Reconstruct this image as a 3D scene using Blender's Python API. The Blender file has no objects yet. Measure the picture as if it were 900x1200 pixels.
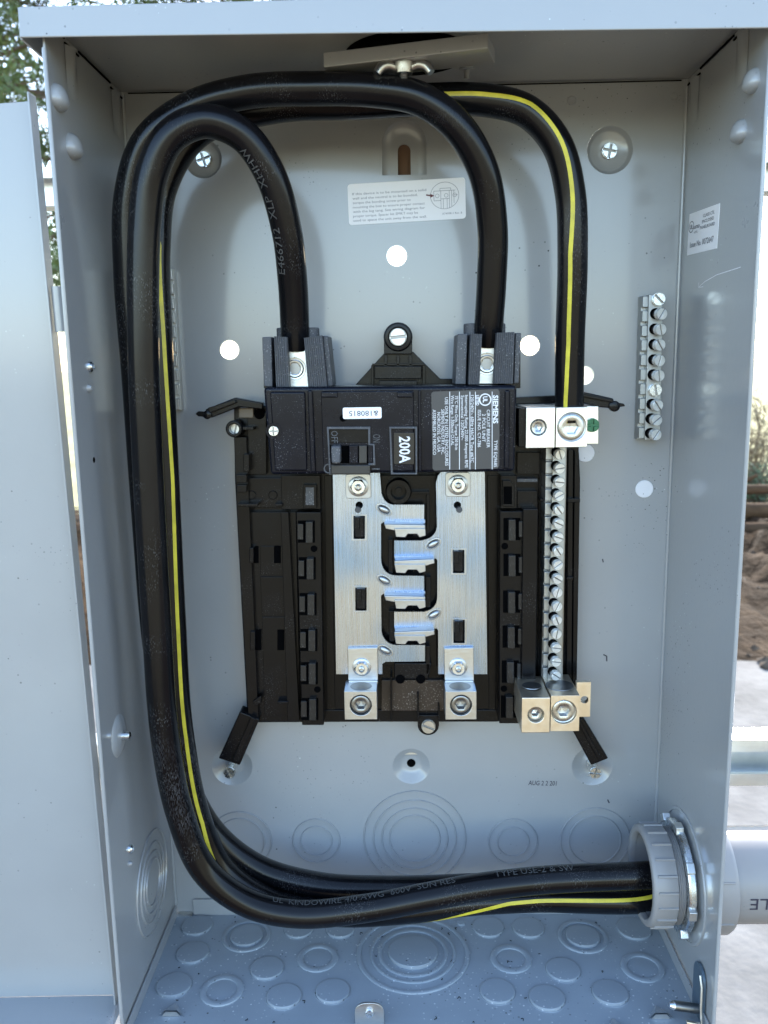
import bpy, bmesh, math, random
import numpy as np
from mathutils import Vector, Matrix
random.seed(7)
K = 0.001                       # everything below is laid out in millimetres
scene = bpy.context.scene
COL = scene.collection

# ------------------------------------------------------------------ camera
CP = np.array([175.08, -576.3, 409.5]); YAW, PIT, ROL, FPX = -0.020355, 0.174364, -0.016964, 989.84
def _rot(yaw, pitch, roll):
    cy, sy, cp, sp, cr, sr = math.cos(yaw), math.sin(yaw), math.cos(pitch), math.sin(pitch), math.cos(roll), math.sin(roll)
    f = np.array([sy*cp, cy*cp, -sp]); r = np.array([cy, -sy, 0]); u = np.cross(r, f)
    return cr*r + sr*u, -sr*r + cr*u, f
RT, UP, FW = _rot(YAW, PIT, ROL)
cam_d = bpy.data.cameras.new('camera'); cam = bpy.data.objects.new('camera', cam_d); COL.objects.link(cam)
cam.matrix_world = Matrix(((RT[0], UP[0], -FW[0], CP[0]*K), (RT[1], UP[1], -FW[1], CP[1]*K), (RT[2], UP[2], -FW[2], CP[2]*K), (0, 0, 0, 1)))
cam_d.sensor_fit = 'VERTICAL'; cam_d.sensor_height = 36; cam_d.lens = FPX/1200*36
cam_d.clip_start = 0.01; cam_d.clip_end = 3000
cam_d.dof.use_dof = True; cam_d.dof.focus_distance = 0.53; cam_d.dof.aperture_fstop = 15
scene.camera = cam

# ------------------------------------------------------------------ light
SUN_EL, SUN_AZ = math.radians(27), math.radians(24)      # behind the box, to the right (azimuth from +Y towards +X)
w = bpy.data.worlds.new('World'); scene.world = w; w.use_nodes = True
nt = w.node_tree; nt.nodes.clear()
sk = nt.nodes.new('ShaderNodeTexSky'); sk.sky_type = 'NISHITA'; sk.sun_disc = False
sk.sun_elevation = SUN_EL; sk.sun_rotation = SUN_AZ; sk.air_density = 1.0; sk.dust_density = 1.2; sk.ozone_density = 1.0
bg = nt.nodes.new('ShaderNodeBackground'); bg.inputs[1].default_value = 0.15
wo = nt.nodes.new('ShaderNodeOutputWorld')
nt.links.new(sk.outputs[0], bg.inputs[0]); nt.links.new(bg.outputs[0], wo.inputs[0])
sl = bpy.data.lights.new('sun', 'SUN'); sl.energy = 2.0; sl.angle = math.radians(0.5); sl.color = (1, .95, .87)
so = bpy.data.objects.new('sun', sl); COL.objects.link(so)
so.rotation_euler = Vector((-math.sin(SUN_AZ)*math.cos(SUN_EL), -math.cos(SUN_AZ)*math.cos(SUN_EL), -math.sin(SUN_EL))).to_track_quat('-Z', 'Y').to_euler()
vs = scene.view_settings
vs.view_transform = 'Standard'; vs.look = 'None'; vs.exposure = 2.55; vs.gamma = 1; vs.use_curve_mapping = False
scene.cycles.max_bounces = 8; scene.cycles.diffuse_bounces = 4; scene.cycles.glossy_bounces = 5
scene.cycles.sample_clamp_indirect = 6

# ------------------------------------------------------------------ pixel (of the 900x1200 photo) to plane
def _ray(px, py): return FW + (px-450)/FPX*RT - (py-600)/FPX*UP
def U(px, py, d):               # on the plane y = -d: x, z
    v = _ray(px, py); q = CP + (-d-CP[1])/v[1]*v; return (q[0], q[2])
def U3(px, py, d): x, z = U(px, py, d); return (x, -d, z)
def UZ(px, py, z=0):            # on the plane z: x, y
    v = _ray(px, py); q = CP + (z-CP[2])/v[2]*v; return (q[0], q[1])
def UX(px, py, x):              # on the plane x: y, z
    v = _ray(px, py); q = CP + (x-CP[0])/v[0]*v; return (q[1], q[2])

# ------------------------------------------------------------------ materials
MATS = {}
def mat(name, base, rough=.4, metal=0, spec=.5, coat=0, specks=None, bump=None, var=None, emis=None):
    """specks: list of (scale, threshold, colour, gate_scale); bump: (scale, strength, stretch); var: (scale, amount, stretch)"""
    m = bpy.data.materials.new(name); m.use_nodes = True; t = m.node_tree; N = t.nodes; L = t.links
    b = N['Principled BSDF']; b.inputs['Base Color'].default_value = (*base, 1)
    b.inputs['Roughness'].default_value = rough; b.inputs['Metallic'].default_value = metal
    b.inputs['Specular IOR Level'].default_value = spec; b.inputs['Coat Weight'].default_value = coat; b.inputs['Coat Roughness'].default_value = .12
    tc = N.new('ShaderNodeTexCoord')
    def mapped(stretch):
        mp = N.new('ShaderNodeMapping'); mp.inputs['Scale'].default_value = stretch; L.new(tc.outputs['Object'], mp.inputs[0]); return mp.outputs[0]
    col = None
    if var:
        n = N.new('ShaderNodeTexNoise'); n.inputs['Scale'].default_value = var[0]; n.inputs['Detail'].default_value = 6; n.inputs['Roughness'].default_value = .6
        L.new(mapped(var[2] if len(var) > 2 else (1, 1, 1)), n.inputs['Vector'])
        r = N.new('ShaderNodeMapRange'); r.inputs[1].default_value = .3; r.inputs[2].default_value = .7; r.inputs[3].default_value = 1-var[1]; r.inputs[4].default_value = 1+var[1]
        L.new(n.outputs[0], r.inputs[0])
        mx = N.new('ShaderNodeMix'); mx.data_type = 'RGBA'; mx.blend_type = 'MULTIPLY'; mx.inputs[0].default_value = 1
        mx.inputs[6].default_value = (*base, 1); L.new(r.outputs[0], mx.inputs[7]); col = mx.outputs[2]
        rr = N.new('ShaderNodeMapRange'); rr.inputs[1].default_value = .3; rr.inputs[2].default_value = .7; rr.inputs[3].default_value = max(.03, rough*.8); rr.inputs[4].default_value = rough*1.25
        L.new(n.outputs[0], rr.inputs[0]); L.new(rr.outputs[0], b.inputs['Roughness'])
    for sp in (specks or []):
        scl, th, c, gate = sp[:4]
        n = N.new('ShaderNodeTexVoronoi'); n.inputs['Scale'].default_value = scl; L.new(mapped(sp[4] if len(sp) > 4 else (1, 1, 1)), n.inputs['Vector'])
        lt = N.new('ShaderNodeMath'); lt.operation = 'LESS_THAN'; L.new(n.outputs['Distance'], lt.inputs[0]); lt.inputs[1].default_value = th
        g = N.new('ShaderNodeTexNoise'); g.inputs['Scale'].default_value = gate[0]; g.inputs['Detail'].default_value = 5; L.new(mapped((1, 1, 1)), g.inputs['Vector'])
        gr = N.new('ShaderNodeMapRange'); gr.inputs[1].default_value = gate[1]; gr.inputs[2].default_value = gate[1]+.12; L.new(g.outputs[0], gr.inputs[0])
        sepn = N.new('ShaderNodeSeparateColor'); L.new(n.outputs['Color'], sepn.inputs[0])
        mu = N.new('ShaderNodeMath'); mu.operation = 'MULTIPLY'; L.new(lt.outputs[0], mu.inputs[0]); L.new(gr.outputs[0], mu.inputs[1])
        m2 = N.new('ShaderNodeMath'); m2.operation = 'MULTIPLY'; L.new(mu.outputs[0], m2.inputs[0]); L.new(sepn.outputs[0], m2.inputs[1])
        mx = N.new('ShaderNodeMix'); mx.data_type = 'RGBA'; L.new(m2.outputs[0], mx.inputs[0]); mx.inputs[7].default_value = (*c, 1)
        if col: L.new(col, mx.inputs[6])
        else: mx.inputs[6].default_value = (*base, 1)
        col = mx.outputs[2]
    if col: L.new(col, b.inputs['Base Color'])
    if bump:
        n = N.new('ShaderNodeTexNoise'); n.inputs['Scale'].default_value = bump[0]; n.inputs['Detail'].default_value = 4
        L.new(mapped(bump[2] if len(bump) > 2 else (1, 1, 1)), n.inputs['Vector'])
        bp = N.new('ShaderNodeBump'); bp.inputs['Strength'].default_value = bump[1]; bp.inputs['Distance'].default_value = .0003
        L.new(n.outputs[0], bp.inputs['Height']); L.new(bp.outputs[0], b.inputs['Normal'])
    MATS[name] = m; return m
paint = mat('grey_enamel', (.30, .309, .315), .34, spec=.5, coat=.8, var=(7, .05), bump=(220, .22),
            specks=[(170, .10, (.03, .03, .035), (14, .50)), (330, .13, (.02, .02, .025), (9, .56)), (210, .09, (.62, .64, .66), (20, .55))])
floor_paint = mat('dusty_grey_enamel', (.27, .305, .34), .38, spec=.5, coat=.4, var=(12, .08), bump=(200, .25),
            specks=[(240, .16, (.03, .03, .035), (25, .48)), (300, .18, (.6, .62, .64), (20, .45))])
blackp = mat('black_plastic', (.004, .004, .005), .22, spec=.2, var=(30, .25), bump=(400, .06),
            specks=[(1100, .18, (.13, .125, .12), (22, .50)), (700, .14, (.22, .21, .2), (40, .58))])
brkp = mat('black_breaker_plastic', (.004, .005, .010), .20, spec=.2, var=(30, .25), bump=(500, .05),
            specks=[(1100, .19, (.20, .20, .23), (40, .46)), (700, .15, (.32, .32, .36), (60, .58))])
ribp = mat('charcoal_plastic', (.06, .062, .07), .5, spec=.45, var=(80, .25), specks=[(800, .25, (.3, .3, .3), (40, .45))])
jacket = mat('black_cable_jacket', (.004, .004, .005), .21, spec=.27, var=(14, .5), bump=(120, .12),
            specks=[(1500, .3, (.07, .07, .07), (35, .50), (1, 1, .3)), (800, .16, (.2, .2, .2), (18, .58), (1, 1, .6)), (2300, .5, (.09, .09, .095), (10, .60), (1, 1, .15))])
yellow = mat('yellow_stripe_ink', (.50, .43, .03), .42, var=(90, .25))
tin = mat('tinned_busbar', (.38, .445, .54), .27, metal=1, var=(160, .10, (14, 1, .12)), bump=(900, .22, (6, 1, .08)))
def painted_reflection(m, a, b, scale):
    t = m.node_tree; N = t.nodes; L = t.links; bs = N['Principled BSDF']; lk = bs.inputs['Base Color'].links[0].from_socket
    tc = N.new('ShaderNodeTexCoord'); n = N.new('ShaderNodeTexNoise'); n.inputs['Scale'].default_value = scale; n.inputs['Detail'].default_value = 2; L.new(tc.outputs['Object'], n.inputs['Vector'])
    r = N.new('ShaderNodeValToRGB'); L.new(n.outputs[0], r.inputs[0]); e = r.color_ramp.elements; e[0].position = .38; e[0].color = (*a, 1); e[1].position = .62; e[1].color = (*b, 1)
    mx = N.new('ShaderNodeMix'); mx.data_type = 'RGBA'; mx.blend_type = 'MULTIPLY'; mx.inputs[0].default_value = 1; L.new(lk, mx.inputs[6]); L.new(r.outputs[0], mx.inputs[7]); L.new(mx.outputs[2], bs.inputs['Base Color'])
painted_reflection(tin, (.70, .84, 1.05), (1.18, 1.08, 1.0), 16)  # blue-to-warm reflections painted into the busbar base colour
tin2 = mat('bright_tin', (.44, .445, .45), .38, metal=1, var=(60, .1), bump=(200, .1))
zinc = mat('zinc_screw', (.74, .77, .79), .27, metal=1, var=(300, .12), bump=(300, .1))
alum = mat('bare_aluminium', (.56, .56, .55), .36, metal=1, var=(120, .06, (1, 1, 8)), bump=(500, .15, (1, 1, 6)))
brass = mat('warm_tin_plate', (.80, .70, .56), .38, metal=1, var=(160, .06), bump=(500, .12))
socketm = mat('socket_shade_steel', (.26, .26, .26), .35, metal=1, var=(200, .15))
galv = mat('galvanised_steel', (.74, .75, .73), .38, metal=1, var=(25, .15), bump=(80, .1))
greens = mat('green_bonding_screw', (.02, .12, .07), .28, metal=.6, coat=.5)
white = mat('white_label_paper', (.84, .84, .86), .45, var=(40, .02))
plugm = mat('white_plastic_plug', (.74, .74, .77), .4, specks=[(300, .1, (.05, .05, .05), (30, .4))])
ink = mat('dark_ink', (.03, .03, .05), .5)
greyink = mat('grey_ink', (.20, .20, .25), .5)
redink = mat('dark_red_ink', (.12, .02, .03), .5)
whiteink = mat('white_ink', (.72, .72, .74), .5)
plate_grey = mat('charcoal_label_film', (.045, .042, .042), .4)
faint = mat('jacket_print', (.06, .06, .06), .5)
screwtop = mat('bright_screw_head', (.82, .82, .78), .4, metal=.55, var=(300, .1))
pvc = mat('grey_pvc', (.245, .238, .235), .36, var=(15, .04), specks=[(200, .1, (.2, .2, .2), (30, .5))])
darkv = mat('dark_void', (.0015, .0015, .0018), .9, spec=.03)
blued = mat('blued_steel', (.09, .13, .17), .3, metal=.3)
steelmid = mat('set_screw_steel', (.46, .46, .45), .3, metal=1, var=(200, .15))
barm = mat('drawn_aluminium_bar', (.36, .37, .37), .42, metal=1, var=(120, .08, (8, 1, 1)), bump=(500, .15))
lit_alum = mat('aluminium_lit_reflection', (.80, .77, .70), .38, metal=1, var=(120, .06, (1, 1, 8)), bump=(500, .15, (1, 1, 6)))  # aluminium with reflected sunlit ground painted into its pale warm colour
hookp = mat('hook_plastic', (.016, .015, .015), .3, spec=.35, specks=[(900, .2, (.2, .2, .2), (30, .5))])
wood = mat('weathered_brown_wood', (.09, .05, .028), .8, var=(30, .3, (1, 1, .2)))
rawsteel = mat('bare_steel_edge', (.62, .60, .56), .35, metal=1, var=(60, .15))

# ------------------------------------------------------------------ geometry collector
def basis(w):
    w = Vector(w).normalized(); a = Vector((0, 0, 1)) if abs(w.z) < .9 else Vector((1, 0, 0))
    u = a.cross(w).normalized(); return u, w.cross(u), w
class G:
    def __init__(s): s.v = []; s.f = []
    def add(s, v, f): o = len(s.v); s.v += [tuple(p) for p in v]; s.f += [[i+o for i in q] for q in f]; return s
    def prism(s, poly, y0, y1, shrink=1.0):
        n = len(poly); a = [(x, y0, z) for x, z in poly]
        b = [(x, y1, z) for x, z in poly]
        return s.add(a+b, [list(range(n)), list(range(2*n-1, n-1, -1))] + [[i, i+n, (i+1) % n+n, (i+1) % n] for i in range(n)])
    def px(s, poly, df, db): return s.prism([U(x, y, df) for x, y in poly], -df, -db)
    def pb(s, x0, y0, x1, y1, df, db): return s.px([(x0, y0), (x1, y0), (x1, y1), (x0, y1)], df, db)
    def box(s, x0, x1, y0, y1, z0, z1): return s.prism([(x0, z0), (x1, z0), (x1, z1), (x0, z1)], y0, y1)
    def lathe(s, c, axis, prof, n=32, cap=True):
        """prof: (r, h) or (r, h, hexflag); h measured along axis from c"""
        u, v, w = basis(axis); c = Vector(c); vs_ = []; fs = []
        for q in prof:
            r, h = q[0], q[1]; hx = q[2] if len(q) > 2 else 0
            for k in range(n):
                a = 2*math.pi*k/n; rr = r
                if hx: m_ = (a % (math.pi/3)) - math.pi/6; rr = r*math.cos(math.pi/6)/math.cos(m_)
                vs_.append(c + w*h + (u*math.cos(a) + v*math.sin(a))*rr)
        for i in range(len(prof)-1):
            for k in range(n):
                fs.append([i*n+k, i*n+(k+1) % n, (i+1)*n+(k+1) % n, (i+1)*n+k])
        if cap: fs.append(list(range(n))); fs.append(list(range((len(prof)-1)*n, len(prof)*n))[::-1])
        return s.add(vs_, fs)
    def cyl(s, c, axis, r, h0, h1, n=24, ch=.3): return s.lathe(c, axis, [(r-ch, h0), (r, h0+ch), (r, h1-ch), (r-ch, h1)], n)
    def frame(s, outer, inner, y0, y1):
        """ring plate between two closed polygons of equal point count"""
        n = len(outer); v = []
        for y in (y0, y1):
            for p in (outer, inner): v += [(x, y, z) for x, z in p]
        f = []
        for i in range(n):
            j = (i+1) % n
            f += [[i, j, n+j, n+i], [2*n+i, 3*n+i, 3*n+j, 2*n+j], [i, 2*n+i, 2*n+j, j], [n+i, n+j, 3*n+j, 3*n+i]]
        return s.add(v, f)
    def tube(s, pts, r, n=12, caps=True):
        P, T, N_, B = frames(pts); v = []; f = []
        for i, p in enumerate(P):
            rr = r(i/(len(P)-1)) if callable(r) else r
            for k in range(n):
                a = 2*math.pi*k/n; v.append(p + (N_[i]*math.cos(a) + B[i]*math.sin(a))*rr)
        for i in range(len(P)-1):
            for k in range(n): f.append([i*n+k, i*n+(k+1) % n, (i+1)*n+(k+1) % n, (i+1)*n+k])
        if caps: f.append(list(range(n))); f.append(list(range((len(P)-1)*n, len(P)*n))[::-1])
        return s.add(v, f)
def frames(P):
    P = [Vector(p) for p in P]; n = len(P)
    T = [(P[min(i+1, n-1)]-P[max(i-1, 0)]).normalized() for i in range(n)]
    u, v, _ = basis(T[0]); N_ = [u]
    for i in range(1, n):
        q = T[i-1].rotation_difference(T[i]); x = q @ N_[-1]; x = (x - T[i]*x.dot(T[i])).normalized(); N_.append(x)
    return P, T, N_, [T[i].cross(N_[i]) for i in range(n)]
def spline(P, step=3.0):
    P = [Vector(p) for p in P]; P = [P[0]*2-P[1]] + P + [P[-1]*2-P[-2]]; out = []; par = []
    for i in range(1, len(P)-2):
        p0, p1, p2, p3 = P[i-1:i+3]; m = max(2, int((p2-p1).length/step))
        t0 = 0; t1 = (p1-p0).length**.5; t2 = t1+(p2-p1).length**.5; t3 = t2+(p3-p2).length**.5
        for k in range(m):
            t = t1+(t2-t1)*k/m
            A1 = p0*((t1-t)/(t1-t0))+p1*((t-t0)/(t1-t0)); A2 = p1*((t2-t)/(t2-t1))+p2*((t-t1)/(t2-t1)); A3 = p2*((t3-t)/(t3-t2))+p3*((t-t2)/(t3-t2))
            B1 = A1*((t2-t)/(t2-t0))+A2*((t-t0)/(t2-t0)); B2 = A2*((t3-t)/(t3-t1))+A3*((t-t1)/(t3-t1))
            out.append(B1*((t2-t)/(t2-t1))+B2*((t-t1)/(t2-t1))); par.append(i-1+k/m)
    out.append(P[-2]); par.append(len(P)-3.0)
    return out, par
def circ(cx, cz, r, n=24, a0=0): return [(cx+r*math.cos(a0+2*math.pi*k/n), cz+r*math.sin(a0+2*math.pi*k/n)) for k in range(n)]
def rrect(x0, z0, x1, z1, r, n=4):
    out = []
    for cx, cz, a in ((x1-r, z1-r, 0), (x0+r, z1-r, 90), (x0+r, z0+r, 180), (x1-r, z0+r, 270)):
        for k in range(n+1): t = math.radians(a+90*k/n); out.append((cx+r*math.cos(t), cz+r*math.sin(t)))
    return out

# ------------------------------------------------------------------ objects
WL = {}
def root(name, label, cat, loc, group=None, kind=None):
    o = bpy.data.objects.new(name, None); COL.objects.link(o); o.location = Vector(loc)*K; WL[o] = Vector(loc)
    o['label'] = label; o['category'] = cat; o.empty_display_size = .01
    if group: o['group'] = group
    if kind: o['kind'] = kind
    return o
def mesh_of(name, g, m, loc, bevel=0, sharp=35):
    me = bpy.data.meshes.new(name); l = Vector(loc)
    me.from_pydata([(Vector(p)-l)*K for p in g.v], [], g.f); me.validate()
    b = bmesh.new(); b.from_mesh(me); bmesh.ops.recalc_face_normals(b, faces=b.faces); b.to_mesh(me); b.free()
    for p in me.polygons: p.use_smooth = True
    me.set_sharp_from_angle(angle=math.radians(sharp)); me.materials.append(m)
    return me
def link(name, me, parent, loc, bevel=0):
    o = bpy.data.objects.new(name, me); COL.objects.link(o)
    if parent is not None: o.parent = parent; o.location = (Vector(loc)-WL[parent])*K
    else: o.location = Vector(loc)*K
    WL[o] = Vector(loc)
    if bevel:
        mo = o.modifiers.new('edge', 'BEVEL'); mo.width = bevel*K; mo.segments = 2; mo.limit_method = 'ANGLE'; mo.angle_limit = math.radians(40); mo.harden_normals = True
    return o
def part(name, g, m, parent, bevel=0, loc=None, label=None, sharp=35):
    a = np.array(g.v); c = Vector((a.min(0)+a.max(0))/2) if loc is None else Vector(loc)
    o = link(name, mesh_of(name, g, m, c, sharp=sharp), parent, c, bevel)
    if label: o['label'] = label
    return o
def inst(name, me, parent, loc, rot=(0, 0, 0), scale=1):
    o = link(name, me, parent, loc); o.rotation_euler = rot; o.scale = (scale,)*3; return o

# flat print: text laid on a plane (origin, unit right, unit up) and fitted to w x h
_tc = {}
def text_geo(s, bold=0):
    if (s, bold) not in _tc:
        c = bpy.data.curves.new('t', 'FONT'); c.body = s; c.resolution_u = 2; c.offset = bold
        o = bpy.data.objects.new('t', c); COL.objects.link(o); dg = bpy.context.evaluated_depsgraph_get(); me = o.evaluated_get(dg).to_mesh()
        v = [(p.co.x, p.co.y) for p in me.vertices]; f = [list(p.vertices) for p in me.polygons]
        o.evaluated_get(dg).to_mesh_clear(); bpy.data.objects.remove(o); bpy.data.curves.remove(c)
        xs = [p[0] for p in v]; _tc[(s, bold)] = (v, f, min(xs), max(xs))
    return _tc[(s, bold)]
def text(g, s, org, ax, ay, w, h, bold=0):
    v, f, x0, x1 = text_geo(s, bold); org, ax, ay = Vector(org), Vector(ax), Vector(ay)
    return g.add([org + ax*((p[0]-x0)/(x1-x0)*w) + ay*(p[1]/.70*h) for p in v], f)
def line2(g, p, q, wd, nrm):
    p, q = Vector(p), Vector(q); sd = (q-p).normalized().cross(Vector(nrm)).normalized()*wd/2
    return g.add([p-sd, q-sd, q+sd, p+sd], [[0, 1, 2, 3]])
def plate(outer, holes, y0, y1):
    """plate with holes through a filled 2D curve; returns G"""
    c = bpy.data.curves.new('c', 'CURVE'); c.dimensions = '2D'; c.fill_mode = 'BOTH'; c.extrude = abs(y1-y0)/2
    for lp in [outer]+holes:
        sp = c.splines.new('POLY'); sp.points.add(len(lp)-1); sp.use_cyclic_u = True
        for i, (x, z) in enumerate(lp): sp.points[i].co = (x, z, 0, 1)
    o = bpy.data.objects.new('c', c); COL.objects.link(o); dg = bpy.context.evaluated_depsgraph_get(); me = o.evaluated_get(dg).to_mesh()
    b = bmesh.new(); b.from_mesh(me); bmesh.ops.remove_doubles(b, verts=b.verts, dist=1e-4)
    ym = (y0+y1)/2
    g = G().add([(p.co.x, ym+p.co.z, p.co.y) for p in b.verts], [[q.index for q in fc.verts] for fc in b.faces])
    b.free(); o.evaluated_get(dg).to_mesh_clear(); bpy.data.objects.remove(o); bpy.data.curves.remove(c)
    return g

# ------------------------------------------------------------------ shared screw meshes, facing -Y, origin on the surface
FR = (0, -1, 0)
def _slot(r, h, hw, a=0, cross=False):
    g = G().lathe((0, 0, 0), FR, [(r*.97, 0), (r, .2), (r, h*.55), (r*.9, h*.55)], 28)
    def sector(pred_lo, pred_hi, off):
        pts = []; m = 10
        for k in range(m+1):
            t = pred_lo+(pred_hi-pred_lo)*k/m; pts.append((r*.97*math.cos(t), r*.97*math.sin(t)))
        return pts
    rots = [(0, math.pi), (math.pi, 2*math.pi)] if not cross else [(i*math.pi/2, (i+1)*math.pi/2) for i in range(4)]
    for lo, hi in rots:
        d = math.asin(hw/(r*.97)); pts = sector(lo+d, hi-d, 0)
        if cross: m_ = (lo+hi)/2; q = hw*math.sqrt(2); pts.append((q*math.cos(m_), q*math.sin(m_)))
        ca, sa = math.cos(a), math.sin(a); pts = [(x*ca-z*sa, x*sa+z*ca) for x, z in pts]
        cx = sum(p[0] for p in pts)/len(pts); cz = sum(p[1] for p in pts)/len(pts)
        top = [(cx+(x-cx)*.9, cz+(z-cz)*.9) for x, z in pts]; n = len(pts)
        v = [(x, -h*.5, z) for x, z in pts]+[(x, -h*.85, z) for x, z in pts]+[(x, -h, z) for x, z in top]
        g.add(v, [list(range(2*n, 3*n))]+[[i+b*n, (i+1) % n+b*n, (i+1) % n+(b+1)*n, i+(b+1)*n] for b in (0, 1) for i in range(n)])
    return g
Z0 = (0, 0, 0)
def recess(me, h, r):
    me.materials.append(socketm)
    for p in me.polygons:
        if abs(p.center.y+h*.55*K) < .05*K and len(p.vertices) > 20: p.material_index = 1
M_slot = mesh_of('slotted_screw', _slot(4.2, 3, .55), zinc, Z0)
M_slot_b = mesh_of('bright_slotted_screw', _slot(5.6, 3, .7, .5), alum, Z0)
M_cross = mesh_of('cross_screw', _slot(4.2, 3, .55, .3, True), zinc, Z0)
recess(M_slot, 3, 4.2); recess(M_slot_b, 3, 5.6); recess(M_cross, 3, 4.2)
M_green = mesh_of('green_screw', _slot(4.6, 3, .7, 0.2, True), greens, Z0)
M_set = mesh_of('bar_screw', G().lathe(Z0, FR, [(2.5, -2), (2.5, 1.2), (2.6, 1.6), (3.3, 3.0), (3.3, 5.0)], 24).add(*(lambda q: (q.v, q.f))(
    (lambda g2: G().add([(x, y-4.9, z) for x, y, z in g2.v], g2.f))(_slot(3.4, 1.6, .38, 0)))), screwtop, Z0)
recess(M_set, -100, 1)
for p in M_set.polygons:
    if p.center.y > -3.2*K or abs(p.center.y+(4.9+1.6*.55)*K) < .05*K: p.material_index = 1
M_bore = mesh_of('screw_bore', G().lathe(Z0, FR, [(3.5, .05), (3.4, .2), (.1, .2)], 24), darkv, Z0)
def _socket(R, r, depth, hexr):   # set screw seen in its bore: chamfer, threaded wall, screw top with a hex socket
    return (G().lathe(Z0, FR, [(R, .12), (R*.93, .0), (R*.90, -1.2), (r, -1.4), (r*1.02, .6), (r*.92, 1.0), (hexr*1.12, 1.0), (hexr, .7, 1), (hexr*.97, -depth, 1), (.1, -depth-.8)], 36, False))
# ------------------------------------------------------------------ ENCLOSURE
W, H, D = 360, 583, 121.6
enc = root('electrical_enclosure', 'open grey steel breaker box holding the black breaker and thick cables', 'electrical box', (180, 0, 0))
holes = []; rims = []
def rpx(px, py, r, d=0): a = U(px, py, d); b = U(px+r, py, d); return a, math.dist(a, b)
for (hx, hy, hr) in ((269, 410, 11), (621, 405, 11.5), (465, 300, 11.5), (685, 440, 10.5)):
    c, r = rpx(hx, hy, hr); holes.append(circ(c[0], c[1], r, 28)); rims.append((c, r))
dish = [(238, 186, 22, 'c'), (715, 176, 27, 'c'), (482, 898, 22, 'h'), (272, 898, 24, 'c'), (694, 898, 24, 'c')]
dd = []
for (hx, hy, hr, k) in dish:
    c, r = rpx(hx, hy, hr); holes.append(circ(c[0], c[1], r, 36)); dd.append((c, r, k))
sl0 = U(448, 205, 0); sl1 = U(500, 205, 0); slx = (sl0[0]+sl1[0])/2; slr = (sl1[0]-sl0[0])/2; zb = U(474, 205, 0)[1]; zt = U(474, 141, 0)[1]
arch = [(slx-slr, zb), (slx+slr, zb)] + [(slx+slr*math.cos(t), zt-slr+slr*math.sin(t)) for t in np.linspace(0, math.pi, 17)]
holes.append(arch)
g = plate([(-.0, 0), (W, 0), (W, H), (0, H)], holes, 0, 1.4)
back = part('back_panel', g, paint, enc)
for i, (c, r, k) in enumerate(dd):
    if k == 'c' and i < 2: prof = [(r, 0), (r*.96, -.5), (r*.88, -2.6), (r*.80, -3.4), (r*.3, -3.6), (.1, -3.6)]
    else: prof = [(r, 0), (r*.92, -.5), (r*.62, -4.2), (r*.45, -5.2), (r*.32, -5.4), (.1, -5.4)]
    part('dimple', G().lathe((c[0], 0, c[1]), FR, prof, 40, False), paint, enc, sharp=60)
    if k == 'c': inst('mounting_screw', M_cross, enc, (c[0], (3.4 if i < 2 else -8), c[1]), (0, .5*i, 0), 1.15 if i < 2 else 1.0)
    else: part('screw_hole', G().lathe((c[0], 5.2, c[1]), FR, [(3.2, 0), (3.2, .15)], 20), darkv, enc)
for i in (3, 4):
    c = dd[i][0]; part('standoff_post', G().cyl((c[0], 0, c[1]), FR, 3.2, -5, 7), zinc, enc)
for c, r in rims:
    part('hole_rim', G().lathe((c[0], 0, c[1]), FR, [(r*.97, -1.4), (r*.97, .12), (r*1.06, .12), (r*1.08, 0)], 32, False), rawsteel, enc)
# keyhole emboss with its slot, a wooden post seen through it
ai = [(slx+(x-slx)*.62, zb+(z-zb)*.74) for x, z in arch]
g = G(); n = len(arch)
g.add([(x, 0, z) for x, z in arch]+[(slx+(x-slx)*.9, 3, zb+(z-zb)*.93) for x, z in arch]+[(x, 3.4, z) for x, z in ai], [[i+b*n, (i+1) % n+b*n, (i+1) % n+(b+1)*n, i+(b+1)*n] for b in (0, 1) for i in range(n)])
part('keyhole_emboss', g, paint, enc, sharp=60)
sw = slr*.29; st = zt-slr*.95
inner = [(slx-sw, zb)]+[(slx+sw, zb)]+[(slx+sw*math.cos(t), st-sw+sw*math.sin(t)) for t in np.linspace(0, math.pi, 17)]
part('keyhole_plate', G().frame(ai, inner, 3.4, 4.6), paint, enc)
# flat plugs
for (hx, hy, hr) in ((755, 573, 10.5), (686, 531, 10.5)):
    c, r = rpx(hx, hy, hr); part('hole_plug', G().lathe((c[0], 0, c[1]), FR, [(r, 0), (r, .5), (r*.94, .8), (.1, .85)], 32), plugm, enc)
# walls, floor, ceiling
def uxp(px, py, x): y, z = UX(px, py, x); return (x, y, z)
def wall(x0, x1):
    g = G().add([(x0, 0, 4), (x0, -D, 4), (x0, -D, H), (x0, 0, H), (x1, 0, 4), (x1, -D, 4), (x1, -D, H), (x1, 0, H)], [[0, 1, 2, 3], [4, 7, 6, 5], [0, 4, 5, 1], [1, 5, 6, 2], [2, 6, 7, 3], [3, 7, 4, 0]])
    return part('side_wall', g, paint, enc, .4)
wl = wall(-1.4, 0); wr = wall(W, W+1.4)
part('corner_bend', G().tube([(W-.6, -.6, 8), (W-.6, -.6, H-.2)], 1.3, 10), paint, enc)
part('corner_bend', G().tube([(.6, -.6, 8), (.6, -.6, H-.2)], 1.3, 10), paint, enc)
part('front_edge', G().tube([(W+.7, -D-.2, 4), (W+.7, -D-.2, H-15)], 1.15, 10), paint, enc)
part('front_edge', G().tube([(-.7, -D-.2, 4), (-.7, -D-.2, H-15)], 1.15, 10), paint, enc)
part('floor_panel', G().box(-2, W+2, -D-3, 0, -1.4, 0), floor_paint, enc)
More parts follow.
